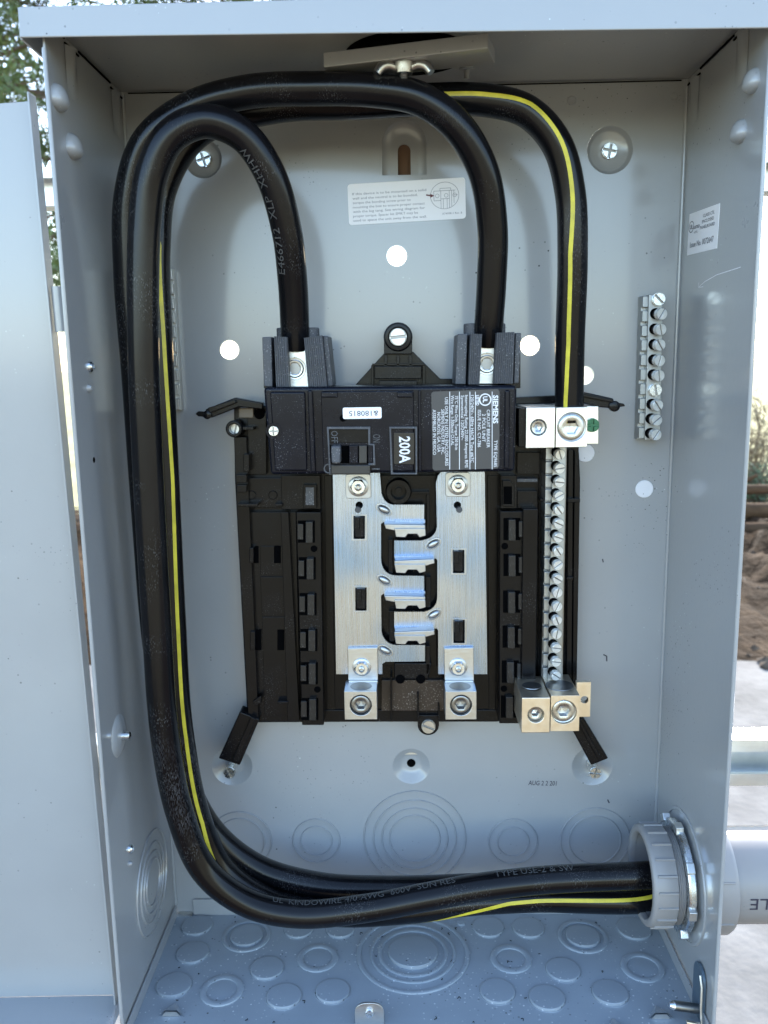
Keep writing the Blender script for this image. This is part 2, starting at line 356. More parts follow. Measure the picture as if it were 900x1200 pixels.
g = G().box(.6, 1.8, -D, -3, 0, 9).box(W-1.8, W-.6, -D, -3, 0, 9).box(14, W-14, -1.8, -.6, 0, 13)
part('floor_flange', g, paint, enc, .3)
part('corner_gap', G().box(2.5, 13, -3.2, -.4, 0, 2.2), rawsteel, enc)
part('top_panel', G().box(-1.4, W+1.4, -D, 1.4, H, H+1.2), paint, enc)
# seam between ceiling and walls, with folded lugs
for x, s in ((0, 1), (W, -1)):
    g = G()
    for y0, y1, dz in ((-2, -24, 3.6), (-24, -26, 1.0), (-26, -76, .9), (-76, -96, 3.2), (-96, -D, .9)):
        g.box(min(x+s*.15, x+s*.9), max(x+s*.15, x+s*.9), y1, y0, H-dz-.9, H-dz)
    part('seam', g, darkv, enc)
    for yc in (-14, -88):
        part('folded_lug', G().add(*(lambda L: (L[0], L[1]))((lambda n: ([(x+s*(.3+3.0*(1-abs(t))*(1-q)), yc+8*t, H-4-26*q) for q in np.linspace(0, 1, 6) for t in np.linspace(-1, 1, 7)],
             [[j*7+i, j*7+i+1, (j+1)*7+i+1, (j+1)*7+i] for j in range(5) for i in range(6)]))(0))), paint, enc, sharp=80)
# bright teardrop bumps near the front of both walls
def bump(px, py, x, s, ry, rz, hgt):
    y, z = UX(px, py, x); v = []; f = []; A, B = 10, 20
    for i in range(A+1):
        t = i/A
        for k in range(B):
            a = 2*math.pi*k/B; ca, sa = math.cos(a), math.sin(a); zz = sa*rz*(1.45 if sa > 0 else .8)
            v.append((x+s*hgt*math.cos(t*math.pi/2)**1.0, y+ry*ca*math.sin(t*math.pi/2), z+zz*math.sin(t*math.pi/2)))
    for i in range(A):
        for k in range(B): f.append([i*B+k, i*B+(k+1) % B, (i+1)*B+(k+1) % B, (i+1)*B+k])
    g = G().add(v, f); part('punched_bump', g, paint, enc, sharp=80)
bump(67, 119, 0, 1, 8, 6, 6); bump(84, 176, 0, 1, 8, 6, 6); bump(884, 99, W, -1, 7, 5.5, 6); bump(869, 158, W, -1, 7, 5.5, 6)
# knockouts: concentric beads; plane given by a mapping function
def knock(kind, cpos, axis, radii, name='knockout', m=paint, disc_up=.7, tabs=True, part_arc=False):
    g = G(); prof = []
    radii = sorted(radii, reverse=True)
    if kind == 'disc':
        r = radii[0]; prof = [(r+.9, .02), (r+.6, .22), (r+.2, .1), (r, -.0), (r-.05, disc_up), (r-.35, disc_up+.28), (r-.9, disc_up+.3), (.1, disc_up+.3)]
        g.lathe(cpos, axis, prof, 40, False)
        if abs(Vector(axis).z) > .9:
            kk = random.uniform(.03, .06); r0 = r+.01; g.v = [(x, y, z+(kk*(r+cpos[1]-y) if math.hypot(x-cpos[0], y-cpos[1]) < r0 and z > cpos[2]+.2 else 0)) for x, y, z in g.v]
        return part(name, g, m, enc, sharp=42)
    if kind == 'ring':
        R, r = radii; prof = [(R+.2, .02), (R, .8), (R-.35, 1.0), (r+.35, 1.0), (r, .8), (r-.1, .05), (r-.8, .12), (.1, .12)]
        g.lathe(cpos, axis, prof, 44, False)
    if kind == 'conc':
        prof = []
        lev = .12
        for i, r in enumerate(radii):
            prof += [(r+.85, lev), (r+.45, lev+1.0), (r-.05, lev+1.0), (r-.3, lev+.04)]; lev += .16
        prof += [(.1, lev)]; g.lathe(cpos, axis, prof, 56, False)
    o = part(name, g, m, enc, sharp=42)
    if tabs:
        u, v, w = basis(axis); c = Vector(cpos)
        for s in (1, -1):
            r = radii[0]; q = c+v*s*(r-.5)+w*.5
            tg = G().add([q+u*a*1.3+v*b*1.3+w*e*.28 for e in (0, 1) for a, b in ((-1, -1), (1, -1), (1, 1), (-1, 1))], [[0, 1, 2, 3], [4, 7, 6, 5], [0, 4, 5, 1], [1, 5, 6, 2], [2, 6, 7, 3], [3, 7, 4, 0]])
            part('knockout_tab', tg, m, o)
    return o
for (cx, cy, rr) in ((282, 985, (36, 28)), (371, 985, (27, 18)), (486, 982, (59, 48, 38, 29)), (601, 986, (28, 18)), (697, 984, (40, 30))):
    c, r1 = rpx(cx, cy, 1); knock('conc', (c[0], 0, c[1]), FR, [q*r1 for q in rr])
def zr(cx, cy, r): a = UZ(cx, cy); b = UZ(cx+r, cy); return a, abs(b[0]-a[0])
for (cx, cy, r) in ((231, 1085, 18), (226, 1117, 19), (204, 1155, 20.5), (313, 1135, 19.5), (333, 1168, 20.5), (390, 1162, 20), (350, 1089, 17), (399, 1089, 17),
                    (572, 1087, 18.5), (619, 1088, 18.5), (660, 1137, 20), (583, 1162, 20.5), (641, 1170, 21), (715, 1164, 21), (743, 1089, 20)):
    c, rr = zr(cx, cy, r); knock('disc', (c[0], c[1], 0), (0, 0, 1), [rr], m=floor_paint)
for (cx, cy, R, r) in ((260, 1161, 25, 18), (372.5, 1123, 23.5, 17), (599, 1124, 24, 17), (753, 1134, 25, 18)):
    c, rr = zr(cx, cy, R); knock('ring', (c[0], c[1], 0), (0, 0, 1), [rr, rr*r/R], m=floor_paint)
for (cx, cy, R, r) in ((289, 1097, 28, 19), (683, 1098, 29, 20)):
    c, rr = zr(cx, cy, R); knock('ring', (c[0], c[1], 0), (0, 0, 1), [rr, rr*.83], m=floor_paint, tabs=False)
    knock('disc', (c[0], c[1], 0.12), (0, 0, 1), [rr*r/R], m=floor_paint)
c, rr = zr(484, 1117, 66)
knock('ring', (c[0], c[1], 0), (0, 0, 1), [rr, rr*.93], m=floor_paint)
knock('ring', (c[0], c[1], .12), (0, 0, 1), [rr*.76, rr*.71], m=floor_paint, tabs=False)
knock('ring', (c[0], c[1], .24), (0, 0, 1), [rr*.62, rr*.55], m=floor_paint)
knock('disc', (c[0], c[1], .3), (0, 0, 1), [rr*.44], m=floor_paint)
c, rr = zr(540, 1082, 5); knock('disc', (c[0], c[1], 0), (0, 0, 1), [rr], name='pimple', m=floor_paint)
y_, z_ = UX(178, 1033, 0); knock('conc', (0, y_, z_), (1, 0, 0), [34, 26, 20, 15])
# lanced triangular tabs in the floor, bright ground showing through
for (cx, cy) in ((202, 1187), (773, 1190), (722, 1206)):
    x, y = UZ(cx, cy); g = G()
    g.add([(x-8, y-3, 0), (x+8, y-3, 0), (x+4, y-3, 4.5), (x-4, y-3, 4.5), (x-8, y-3, .1), (x, y+9, .1), (x+8, y-3, .1)], [[3, 2, 5], [2, 6, 5], [3, 5, 4]])
    part('lanced_tab', g, floor_paint, enc)
    part('lance_opening', G().add([(x-6, y-3.1, .2), (x+6, y-3.1, .2), (x+3.4, y-3.1, 3.4), (x-3.4, y-3.1, 3.4)], [[0, 1, 2, 3]]), rawsteel, enc)
sh = G(); r5 = random.Random(9)
for k in range(46):
    x, y = r5.uniform(15, 345), -r5.uniform(5, 112); a = r5.uniform(0, 6.28); l = r5.uniform(.5, 1.7); pts, _ = spline([(x, y, .5), (x+l*math.cos(a), y+l*math.sin(a), 1.0), (x+l*1.5*math.cos(a+.9), y+l*1.5*math.sin(a+.9), .6)], .4)
    sh.tube(pts, .22, 5)
o = part('plastic_shavings', sh, darkv, enc); o['kind'] = 'stuff'
# small rivets and holes on the left wall
for (px_, py_, r) in ((105, 430, 3.2), (103, 455, 2.0), (152, 995, 3.0), (151, 1012, 1.6)):
    part('rivet', G().lathe(uxp(px_, py_, 0), (1, 0, 0), [(r, 0), (r*.95, 1.2), (r*.6, 2.2), (r*.5, 2.2), (r*.45, 1.0), (.05, 1.0)], 20), zinc if r > 2.5 else paint, enc)
part('screw_hole', G().lathe(uxp(110, 539, 0), (1, 0, 0), [(1.7, .05), (1.7, .12)], 16), darkv, enc)
q = uxp(139, 862, 0); part('dimple', G().lathe(q, (1, 0, 0), [(13, .02), (12, .9), (7, 2.2), (.1, 2.4)], 32, False), paint, enc, sharp=80)
part('stud', G().cyl(q, (1, 0, 0), 2.4, 2, 7), zinc, enc)
q = uxp(107, 1172, 0)
# hood with its front lip and side flanges
lz = lambda x, a, b: a+(b-a)*(x+11)/382
g = G(); yl = -125
zb0, zb1 = U(28, 45, 125)[1], U(900, 34, 125)[1]; zb1 = zb0+(zb1-zb0)*371/358
g.prism([(-11, zb0), (371, zb1), (371, H+2.6), (-10, H+2.6)], yl-1.3, yl)
hood = root('box_hood', 'pale grey folded steel hood lip across the top of the open box', 'hood', (180, yl, H))
part('front_lip', g, paint, hood, .8)
part('roof_plate', G().box(-11, 371, yl, 3, H+1.4, H+2.6), paint, hood)
for x in (-11, 369.8): part('side_flange', G().box(x, x+1.2, yl, 3, 571, H+1.4), paint, hood)
# door folded back on its hinge at the left
DD = 104
dz0 = [U(0, 1168, DD), U(139, 1166, DD), U(40, 118, DD), U(0, 121, DD)]
xr0, xr1 = dz0[1][0], dz0[2][0]; zlo, zhi = dz0[1][1], dz0[2][1]
dpoly = [(-330, zlo-6), (xr0, zlo), (xr1, zhi), (-330, zhi-14)]
door = part('door', G().prism(dpoly, -DD, -DD+1.3), paint, enc, .4)
part('door_flange', G().add([(xr0, -DD-9, zlo), (xr1, -DD-9, zhi+2), (xr1, -DD, zhi+2), (xr0, -DD, zlo), (xr0+1.2, -DD-9, zlo), (xr1+1.2, -DD-9, zhi+2), (xr1+1.2, -DD, zhi+2), (xr0+1.2, -DD, zlo)],
     [[0, 1, 2, 3], [4, 7, 6, 5], [0, 4, 5, 1], [1, 5, 6, 2], [2, 6, 7, 3], [3, 7, 4, 0]]), paint, door, .4)
part('door_flange', G().add([(-330, -DD-27, zlo-7.5), (xr0+5, -DD-27, zlo-1.5), (xr0+5, -DD, zlo-1.5), (-330, -DD, zlo-7.5), (-330, -DD-27, zlo-6), (xr0+5, -DD-27, zlo), (xr0, -DD, zlo), (-330, -DD, zlo-6)],
     [[0, 1, 2, 3], [4, 7, 6, 5], [0, 4, 5, 1], [1, 5, 6, 2], [2, 6, 7, 3], [3, 7, 4, 0]]), paint, door, .4)
for (px_, y0, y1, m_) in ((67, 336, 389, white), (120, 882, 975, zinc)):
    a = U3(px_, y0, DD+5); b = U3(px_+(5 if m_ is white else 8), y1, DD+5)
    part('hinge_knuckle', G().tube([a, b], 3.2 if m_ is white else 1.8, 14), m_ if m_ is zinc else paint, enc)
# latch at the lower right, tab with screw at the bottom centre
lat = root('draw_latch', 'bent metal latch with a dark pin at the lower right corner of the box', 'latch', (348, -100, 5))
g = G(); v = []
for t in np.linspace(0, math.pi, 14): v.append((t, 1))
yc, zc = UX(822, 1155, W); yy = [yc+9*math.cos(t) for t in np.linspace(0, math.pi, 14)]; zz = [zc+9*math.sin(t)+6 for t in np.linspace(0, math.pi, 14)]
ply = [(a, b) for a, b in zip(yy, zz)]+[(yc-9, zc-24), (yc+9, zc-24)]
g.add([(W-2.2, a, b) for a, b in ply]+[(W-.4, a, b) for a, b in ply], [list(range(len(ply))), list(range(2*len(ply)-1, len(ply)-1, -1))]+[[i, (i+1) % len(ply), (i+1) % len(ply)+len(ply), i+len(ply)] for i in range(len(ply))])
part('latch_plate', g, blued, lat, .3)
part('latch_pin', G().tube([(W-19, yc-6, zc-9), (W-3, yc-4, zc-13)], 3.0, 14), socketm, lat); part('pin_tip', G().tube([(W-22, yc-6.4, zc-8.2), (W-19, yc-6, zc-9)], lambda t: 1.6+1.2*t, 14), zinc, lat)
part('latch_arm', G().add([(W-14, yc-16, zc-12), (W-5, yc-16, zc-14), (W-3, yc-22, zc-44), (W-9, yc-22, zc-44), (W-14, yc-14, zc-12), (W-5, yc-14, zc-14), (W-3, yc-20, zc-44), (W-9, yc-20, zc-44)],
     [[0, 1, 2, 3], [4, 7, 6, 5], [0, 4, 5, 1], [1, 5, 6, 2], [2, 6, 7, 3], [3, 7, 4, 0]]), brass, lat, .3)
part('latch_hook', G().tube([(W-3.4, yc-6, zc+12), (W-3.4, yc-9.4, zc+6), (W-3.6, yc-10.5, zc-8), (W-4, yc-14, zc-20)], .8, 10), alum, lat)
tabr = root('screw_tab', 'small bright metal tab with a round top and blue screw at the bottom edge', 'tab', U3(433, 1199, 108))
c = U(433, 1185, 108); rr = 9.2
part('tab_plate', G().prism([(c[0]-rr, c[1]-22), (c[0]+rr, c[1]-22)]+[(c[0]+rr*math.copysign(abs(math.cos(t))**.7, math.cos(t)), c[1]+rr*.75*math.sin(t)) for t in np.linspace(0, math.pi, 15)], -109.5, -108), alum, tabr, .3)
inst('screw', M_slot, tabr, (c[0], -109.5, c[1]+.5), (0, .4, 0), .62)

# print and marks on the enclosure
part('seam', G().box(4, W-4, -.5, -.1, H-1.1, H-.4), darkv, enc)
g = text(G(), '1080101', U3(578, 166, 0.0), (1, 0, 0), (0, 0, 1), 40, 6.2, .0); g.v = [(x, -.35, z) for x, y, z in g.v]
part('stamped_number', g, paint, enc)
g = text(G(), 'AUG 2 2 201', U3(619, 920, .15), Vector((1, 0, -.03)), (0.12, 0, 1), 20.5, 3.6, .006); part('date_stamp', g, ink, enc)
g = G()
for a, b in (((868, 313), (840, 322)), ((840, 322), (826, 330)), ((826, 330), (818, 337)), ((818, 337), (819, 331)), ((818, 337), (824, 336))):
    line2(g, uxp(*a, W-.1), uxp(*b, W-.1), .5, (-1, 0, 0))
part('scratch', g, plugm, enc)
g = G()
for (a, b) in (((707, 767), (711, 769)), ((711, 769), (711, 775)), ((712, 937), (714, 941)), ((706, 655), (707, 659))):
    line2(g, U3(*a, .15), U3(*b, .15), .9, FR)
part('scuff_mark', g, ink, enc)
part('spot_weld', G().lathe(U3(670, 118, 0), FR, [(3, .05), (2.4, .5), (1.2, .3), (.1, .2)], 16), paint, enc)
part('spot_weld', G().lathe(U3(790, 113, 0), FR, [(2.4, .05), (2, .6), (.1, .7)], 16), paint, enc)

# ------------------------------------------------------------------ stickers
sr = root('instruction_sticker', 'white rectangular instruction sticker with a small wiring sketch below the keyhole slot', 'sticker', U3(475, 237, .2))
P00, P10, P11, P01 = U3(409, 264, .2), U3(546, 256, .2), U3(545, 209, .2), U3(407, 216, .2)
ax = (Vector(P10)-Vector(P00)); ay = (Vector(P01)-Vector(P00)); SWd, SH = ax.length, ay.length; ax.normalize(); ay.normalize()
def onst(u, v): q = Vector(P00)+ax*u+ay*v; return (q.x, -.42, q.z)
def rr_on(x0, z0, x1, z1, r): return [(lambda q: (q[0], q[2]))(onst(a, b)) for a, b in rrect(x0, z0, x1, z1, r)]
part('sticker_paper', G().prism(rr_on(0, 0, SWd, SH, 2), -.34, -.02), white, sr)
lines = ['If this device is to be mounted on a solid', 'wall and the neutral is to be bonded,', 'torque the bonding screw prior to', 'mounting the box to ensure proper contact', 'with the lug tang. See wiring diagram for', 'proper torque. Spacer kit SMKT may be', 'used to space the unit away from the wall.']
g = G()
for i, s in enumerate(lines): text(g, s, onst(3, SH-7.0-i*2.75), ax, ay, 48*len(s)/42, 1.5)
text(g, 'A7400811 Rev. B', onst(61, 3.2), ax, ay, 13, 1.2)
part('lettering', g, greyink, sr)
g = G(); cx, cy, R = SWd-13.5, 15.0, 9.2
for k in range(40):
    a, b = 2*math.pi*k/40, 2*math.pi*(k+1)/40; line2(g, onst(cx+R*math.cos(a), cy+R*math.sin(a)*.9), onst(cx+R*math.cos(b), cy+R*math.sin(b)*.9), .25, FR)
for x0, y0, x1, y1 in ((-7, 3, 7, 3), (-7, 3, -7, -3), (-7, -3, -2.5, -3), (-2.5, 3, -2.5, -8), (-1, -2, -1, -8), (1.5, -2, 1.5, -8), (3, 3, 3, -8), (4.5, 3, 4.5, -7), (6, 3, 6, -5), (-3, 4.5, 4, 4.5), (-3, 4.5, -3, 3), (4, 4.5, 4, 3), (-2.5, -2, 3, -2), (6, 0, 8.5, 0)):
    line2(g, onst(cx+x0, cy+y0), onst(cx+x1, cy+y1), .25, FR)
for k in range(12):
    a, b = 2*math.pi*k/12, 2*math.pi*(k+1)/12
    for ox in (-4.8, 1, 6.5): line2(g, onst(cx+ox+1.2*math.cos(a), cy+1.2*math.sin(a)), onst(cx+ox+1.2*math.cos(b), cy+1.2*math.sin(b)), .22, FR)
part('wiring_sketch', g, greyink, sr)
g = G(); line2(g, onst(cx-12, cy+1), onst(cx-9, cy+.4), .9, FR); g.add([onst(cx-9.4, cy+1.6), onst(cx-9.4, cy-.9), onst(cx-6.6, cy+.2)], [[0, 1, 2]])
part('arrow', g, redink, sr)

sr = root('listing_sticker', 'small white certification sticker on the inside of the right wall', 'sticker', uxp(824, 270, W-.2))
a, b, c_, d_ = [Vector(uxp(x, y, W-.2)) for x, y in ((805, 299.5), (840, 291), (843.5, 238), (808, 251))]
part('sticker_paper', G().add([a, b, c_, d_]+[v+Vector((.2, 0, 0)) for v in (a, b, c_, d_)], [[0, 1, 2, 3], [4, 5, 6, 7], [0, 1, 5, 4], [1, 2, 6, 5], [2, 3, 7, 6], [3, 0, 4, 7]]), white, sr)
ax2 = (b-a); ay2 = (d_-a); w2, h2 = ax2.length, ay2.length; ax2.normalize(); ay2.normalize(); o2 = a+Vector((-.15, 0, 0)); q2 = lambda u, v: o2+ax2*(u*w2)+ay2*(v*h2)
g = G(); text(g, 'CLASS CTL', q2(.5, .80), ax2, ay2, w2*.36, 1.9); text(g, 'ENCLOSED', q2(.47, .67), ax2, ay2, w2*.38, 1.9); text(g, 'PANELBOARD', q2(.42, .54), ax2, ay2, w2*.47, 1.9)
text(g, 'LISTED', q2(.20, .60), ax2, ay2, w2*.2, 1.7, .02); text(g, 'cETL', q2(.22, .49), ax2, ay2, w2*.12, 1.2)
text(g, 'Issue No. 0072647', q2(.10, .17), ax2, ay2, w2*.78, 3.4); text(g, 'UL', q2(.055, .62), ax2, ay2, w2*.10, 2.6, .02)
for k in range(24):
    t0, t1 = 2*math.pi*k/24, 2*math.pi*(k+1)/24; f2 = lambda t: q2(.105+.085*math.cos(t), .67+.13*math.sin(t)); line2(g, f2(t0), f2(t1), .5, (-1, 0, 0))
part('lettering', g, ink, sr)

# ------------------------------------------------------------------ closing bar and wing nut under the ceiling
hb = root('closing_plate', 'dark grey closing bar held by a wing nut under the box ceiling', 'cover plate', U3(473, 60, 60))
part('knockout_opening', G().lathe((UZ(478, 60, H)[0], UZ(478, 60, H)[1]+5, H-.1), (0, 0, -1), [(36, 0), (36, .2)], 40), darkv, hb)
a0, a1 = UZ(379, 79, 568), UZ(572, 56.5, 568); z1 = 575.5
A, B = Vector((a0[0], a0[1], 0)), Vector((a1[0], a1[1], 0)); sd = Vector((-(B-A).y, (B-A).x, 0)).normalized()*24
v = [(p.x, p.y, z) for z in (568, z1) for p in (A, B, B+sd, A+sd)]
olden = mat('aged_grey_enamel', (.14, .14, .135), .45, var=(20, .06))
part('closing_bar', G().add(v, [[0, 1, 2, 3], [4, 7, 6, 5], [0, 4, 5, 1], [1, 5, 6, 2], [2, 6, 7, 3], [3, 7, 4, 0]]), paint, hb, .6)
wn = UZ(473, 74, 567.8); wc = Vector((wn[0], wn[1], 567.8))
bolt = part('bolt', G().lathe(wc, (0, 0, -1), [(2.8, -3)]+[(2.8 if i % 2 else 2.3, i*.55) for i in range(24)]+[(1.6, 13.5)], 18), socketm, hb)
g = G().lathe(wc, (0, 0, -1), [(5.6, 0), (5.6, 1), (4.6, 5.5), (3.6, 6)], 24)
part('wing_nut', g, steelmid, hb)
for s in (1, -1):
    pts, _ = spline([wc+Vector((s*3, 0, -3)), wc+Vector((s*8, -1, -1.2)), wc+Vector((s*12, -2, -2.6)), wc+Vector((s*14.5, -3, -6))], 1.2)
    part('wing', G().tube(pts, lambda t: 2.1+.8*math.sin(t*3), 12), steelmid, hb)
s_ = UZ(547, 80, 583); part('pin', G().lathe((s_[0], s_[1], H), (0, 0, -1), [(4.4, 0), (4.4, 1), (2.0, 1.2), (1.6, 6)], 18), paint, hb)

# ------------------------------------------------------------------ PANEL INTERIOR: black base, rails, busbars
pin = root('panel_interior', 'black plastic breaker base with two silver busbars in the middle of the box', 'breaker base', U3(480, 650, 0))
P = lambda name, g, m=blackp, b=.5, par=pin, label=None: part(name, g, m, par, b, label=label)
base = P('base_plate', G().px([(274, 476), (676, 474), (680, 560), (675, 845), (290, 847), (275, 560)], 12, 4), b=.8)
# top tower with a screw
g = G().px([(412, 456), (450, 414), (484, 412), (516, 444), (540, 444), (540, 456)], 16, 3)
P('tower', g); c, r = rpx(466.5, 395, 17, 22)
g = G().prism(circ(c[0], c[1], r, 32), -22, -3).pb(450, 397, 483, 415, 21.8, 3); P('screw_boss', g)
P('boss_ring', G().lathe((c[0], -22, c[1]), FR, [(r*.96, 0), (r*.92, 1.6), (r*.66, 1.8), (r*.62, -.1)], 32, False))
inst('screw', M_slot_b, pin, (c[0], -22, c[1]), (0, .4, 0), .98)
for x in (452, 466.5, 481): P('rib', G().pb(x-1.8, 416, x+1.8, 432, 24, 16), b=.3)
P('tower_block', G().pb(439, 429, 494, 444, 27, 14)); P('tower_block', G().pb(444, 446, 489, 452, 27, 14)); 
P('tower_frame', G().pb(436, 426, 498, 428.5, 24, 14).pb(435, 428, 438, 456, 22, 14).pb(495, 428, 498.5, 456, 22, 14), b=.3)
# bottom ear
c, r = rpx(502, 850, 12.5, 16)
g = G().prism(circ(c[0], c[1], r, 28), -16, -1).pb(489.5, 838, 514.5, 850, 15.9, 2); P('bottom_ear', g)
inst('screw', M_slot_b, pin, (c[0], -16, c[1]-.3), (0, .9, 0), .88)
# left side columns
P('side_rail', G().px([(274, 512), (289, 512), (292, 590), (303, 845), (291, 846), (277, 590)], 22, 8))
P('cover_strip', G().px([(292, 600), (347, 600), (352, 845), (304, 845)], 17, 8), b=.4)
P('cover_strip', G().px([(290, 560), (346, 560), (347, 595), (292, 595)], 19, 8), b=.4)
P('cover_strip', G().px([(290, 484), (312, 484), (312, 556), (290, 556)], 18, 8), b=.4)
P('cover_strip', G().px([(305, 676), (342, 676), (344, 721), (307, 721)], 18.2, 12), b=.3)
P('cover_strip', G().px([(305, 640), (341, 640), (342, 674), (305, 674)], 17.8, 12), b=.3)
P('cover_strip', G().px([(307, 723), (345, 723), (348, 838), (310, 838)], 17.7, 12), b=.3)
for q in ((297.5, 640, 303, 660, 17.4), (321, 640, 329, 660, 18.1), (299, 738, 306, 762, 18.1), (325, 738, 333, 762, 18.1)): P('dark_slot', G().pb(*q, 16), darkv, 0)
P('side_rail', G().px([(329, 600), (338, 600), (351, 845), (337, 845)], 22, 12), b=.4)
P('hook', G().pb(285, 532, 292, 553, 27, 18)); P('hook', G().pb(293, 740, 299, 762, 24, 16)); P('hook', G().pb(292, 642, 297, 660, 24, 16))
P('clip', G().pb(276, 556, 289, 566, 27, 16)); P('clip', G().pb(277, 568, 289, 577, 27, 16)); P('clip', G().pb(278, 590, 302, 594, 29, 14)); P('clip', G().pb(322, 590, 331, 593.5, 25, 14)); P('clip', G().pb(325, 822, 338, 825, 23, 14))
P('clip', G().px([(296, 822), (306, 815), (306, 824), (298, 828)], 24, 14))
for x, y in ((295, 580), (320, 580)): P('moulded_disc', G().lathe(U3(x, y, 19), FR, [(3, -.5), (3, .6), (2.6, .9), (.1, .9)], 20), b=0)
P('badge', G().pb(279.5, 478, 297, 490, 18.6, 12), mat('tan_plastic', (.16, .12, .08), .4), .6)
P('hole', G().lathe(U3(304, 485, 18.2), FR, [(3.6, 0), (3.6, .15)], 16), darkv, 0)
c, r = rpx(270, 503, 10, 30)
P('ring_boss', G().lathe((c[0]+2, -12, c[1]), FR, [(r, 0), (r, 16), (r*.92, 17), (r*.6, 17), (r*.55, 8), (.1, 7.6)], 28)); 
inst('screw', M_slot_b, pin, (c[0]+2, -20.2, c[1]), (0, -.8, 0), .62)
P('boss_arm', G().pb(280, 500, 297, 504, 27, 12), b=.4)
# rails with breaker hooks
def rail(pts, hooks, side):
    P('breaker_rail', G().px(pts, 26, 8), b=.6)
    for x, y in hooks:
        P('hook_pocket', G().pb(x-10, y-13, x+10, y+13, 26.15, 24), darkv, 0)
        if side < 0: P('breaker_hook', G().pb(x-1, y-11.5, x+7.5, y+13.5, 30, 24), hookp, .5); P('hook_tab', G().pb(x-10.5, y-9, x-3.5, y+9.5, 28, 24), hookp, .4)
        else: P('breaker_hook', G().pb(x-4, y-11, x+4.5, y+14, 30, 24), hookp, .5); P('hook_tab', G().pb(x+8, y-9, x+12.5, y+9.5, 28, 24), hookp, .4)
rail([(347, 600), (376, 600), (379.5, 850), (354, 850)], [(359, 623), (360, 666), (361, 708), (362, 750), (362.5, 789), (363, 831)], -1)
rail([(586, 599), (613, 599), (610, 848), (585, 848)], [(600, 620), (600, 662), (599.5, 705), (599, 746), (598, 787), (597, 828)], 1)
for x, y in ((368, 643), (372, 808), (591.5, 640), (590.5, 807)): P('hole', G().lathe(U3(x, y, 26), FR, [(2.3, 0), (2.3, .15)], 16), darkv, 0)
P('upper_rail', G().px([(329, 557), (375, 557), (376, 597), (330, 597)], 22, 8)); P('hook', G().pb(355, 568, 371, 596, 26, 20)); P('hook_pocket', G().pb(358, 571, 368, 592, 26.2, 20), ribp, .3)
P('upper_rail', G().px([(587, 557), (606, 557), (606, 596), (587, 596)], 24, 8)); P('hook', G().px([(589, 563), (598, 563), (603, 570), (603, 594), (589, 594)], 28, 20)); P('hook_pocket', G().pb(590, 570, 600, 591, 28.2, 20), darkv, .2)
P('cover_strip', G().pb(606, 575, 630, 596, 19, 8)); P('cover_strip', G().pb(606, 530, 633, 556, 17, 8)); P('cover_strip', G().pb(606, 561, 630, 565, 20, 8), ribp, .3)
P('cover_strip', G().px([(613, 596), (631, 596), (628, 800), (611, 800)], 30, 8), b=.8)
P('side_rail', G().px([(632, 530), (637, 530), (634, 800), (630, 800)], 14, 8), b=.4)
P('side_rail', G().px([(666, 527), (672, 527), (670, 800), (664, 800)], 18, 8), b=.4); P('side_rail', G().px([(673.5, 527), (680, 560), (676, 800), (671, 800)], 18, 8), b=.4)
P('clip', G().pb(665, 584, 680, 589, 22, 8)); P('clip', G().pb(633, 584, 640, 588, 22, 8)); P('clip', G().pb(664, 676, 672, 680, 20, 8))
P('side_strip', G().px([(380, 557), (389, 557), (393, 845), (383, 845)], 12.6, 8), b=.4); P('side_strip', G().px([(571, 557), (584, 557), (581, 845), (573, 845)], 12.6, 8), b=.4)
# centre wells
P('centre_block', G().px([(446, 557), (512, 557), (512, 780), (447, 780)], 20, 8), b=.4)
P('socket_post', G().lathe(U3(467, 574, 20), FR, [(8.5, 0), (8.5, 9), (7.8, 10), (5.2, 10), (4.6, 3), (2.4, 3), (2.2, 6), (.1, 6)], 32), b=0)
P('rib', G().pb(482, 576, 503, 579, 26, 18).pb(500, 579, 503.5, 622, 26, 18).pb(496, 592, 499, 620, 24, 18), b=.3)
P('rib', G().pb(455, 632, 460.5, 672, 26, 18), b=.4); P('rib', G().pb(499, 676, 505, 712, 26, 18), b=.4); P('rib', G().pb(456, 716, 462, 752, 26, 18), b=.4); P('rib', G().pb(499, 757, 504, 790, 26, 18), b=.4)
P('centre_block', G().px([(462, 777), (506, 777), (502, 796), (462, 796)], 26, 8), b=.8)
P('centre_block', G().px([(447, 797), (520, 797), (520, 833), (447, 833)], 14.4, 8), mat('brownish_black_plastic', (.035, .022, .016), .35, specks=[(800, .28, (.3, .28, .26), (40, .42))]), .4)
for x in (469, 493): P('hole', G().lathe(U3(x, 796, 26.5), FR, [(3.2, -1), (3.2, .15)], 16), darkv, 0)
for x, y0, y1 in ((458.5, 793, 845), (490, 815, 845), (514.5, 828, 845)): P('rib', G().pb(x-1, y0, x+1, y1, 22, 8), b=.3)
P('bottom_edge', G().pb(303, 832, 584, 846, 13.4, 4), b=.5)
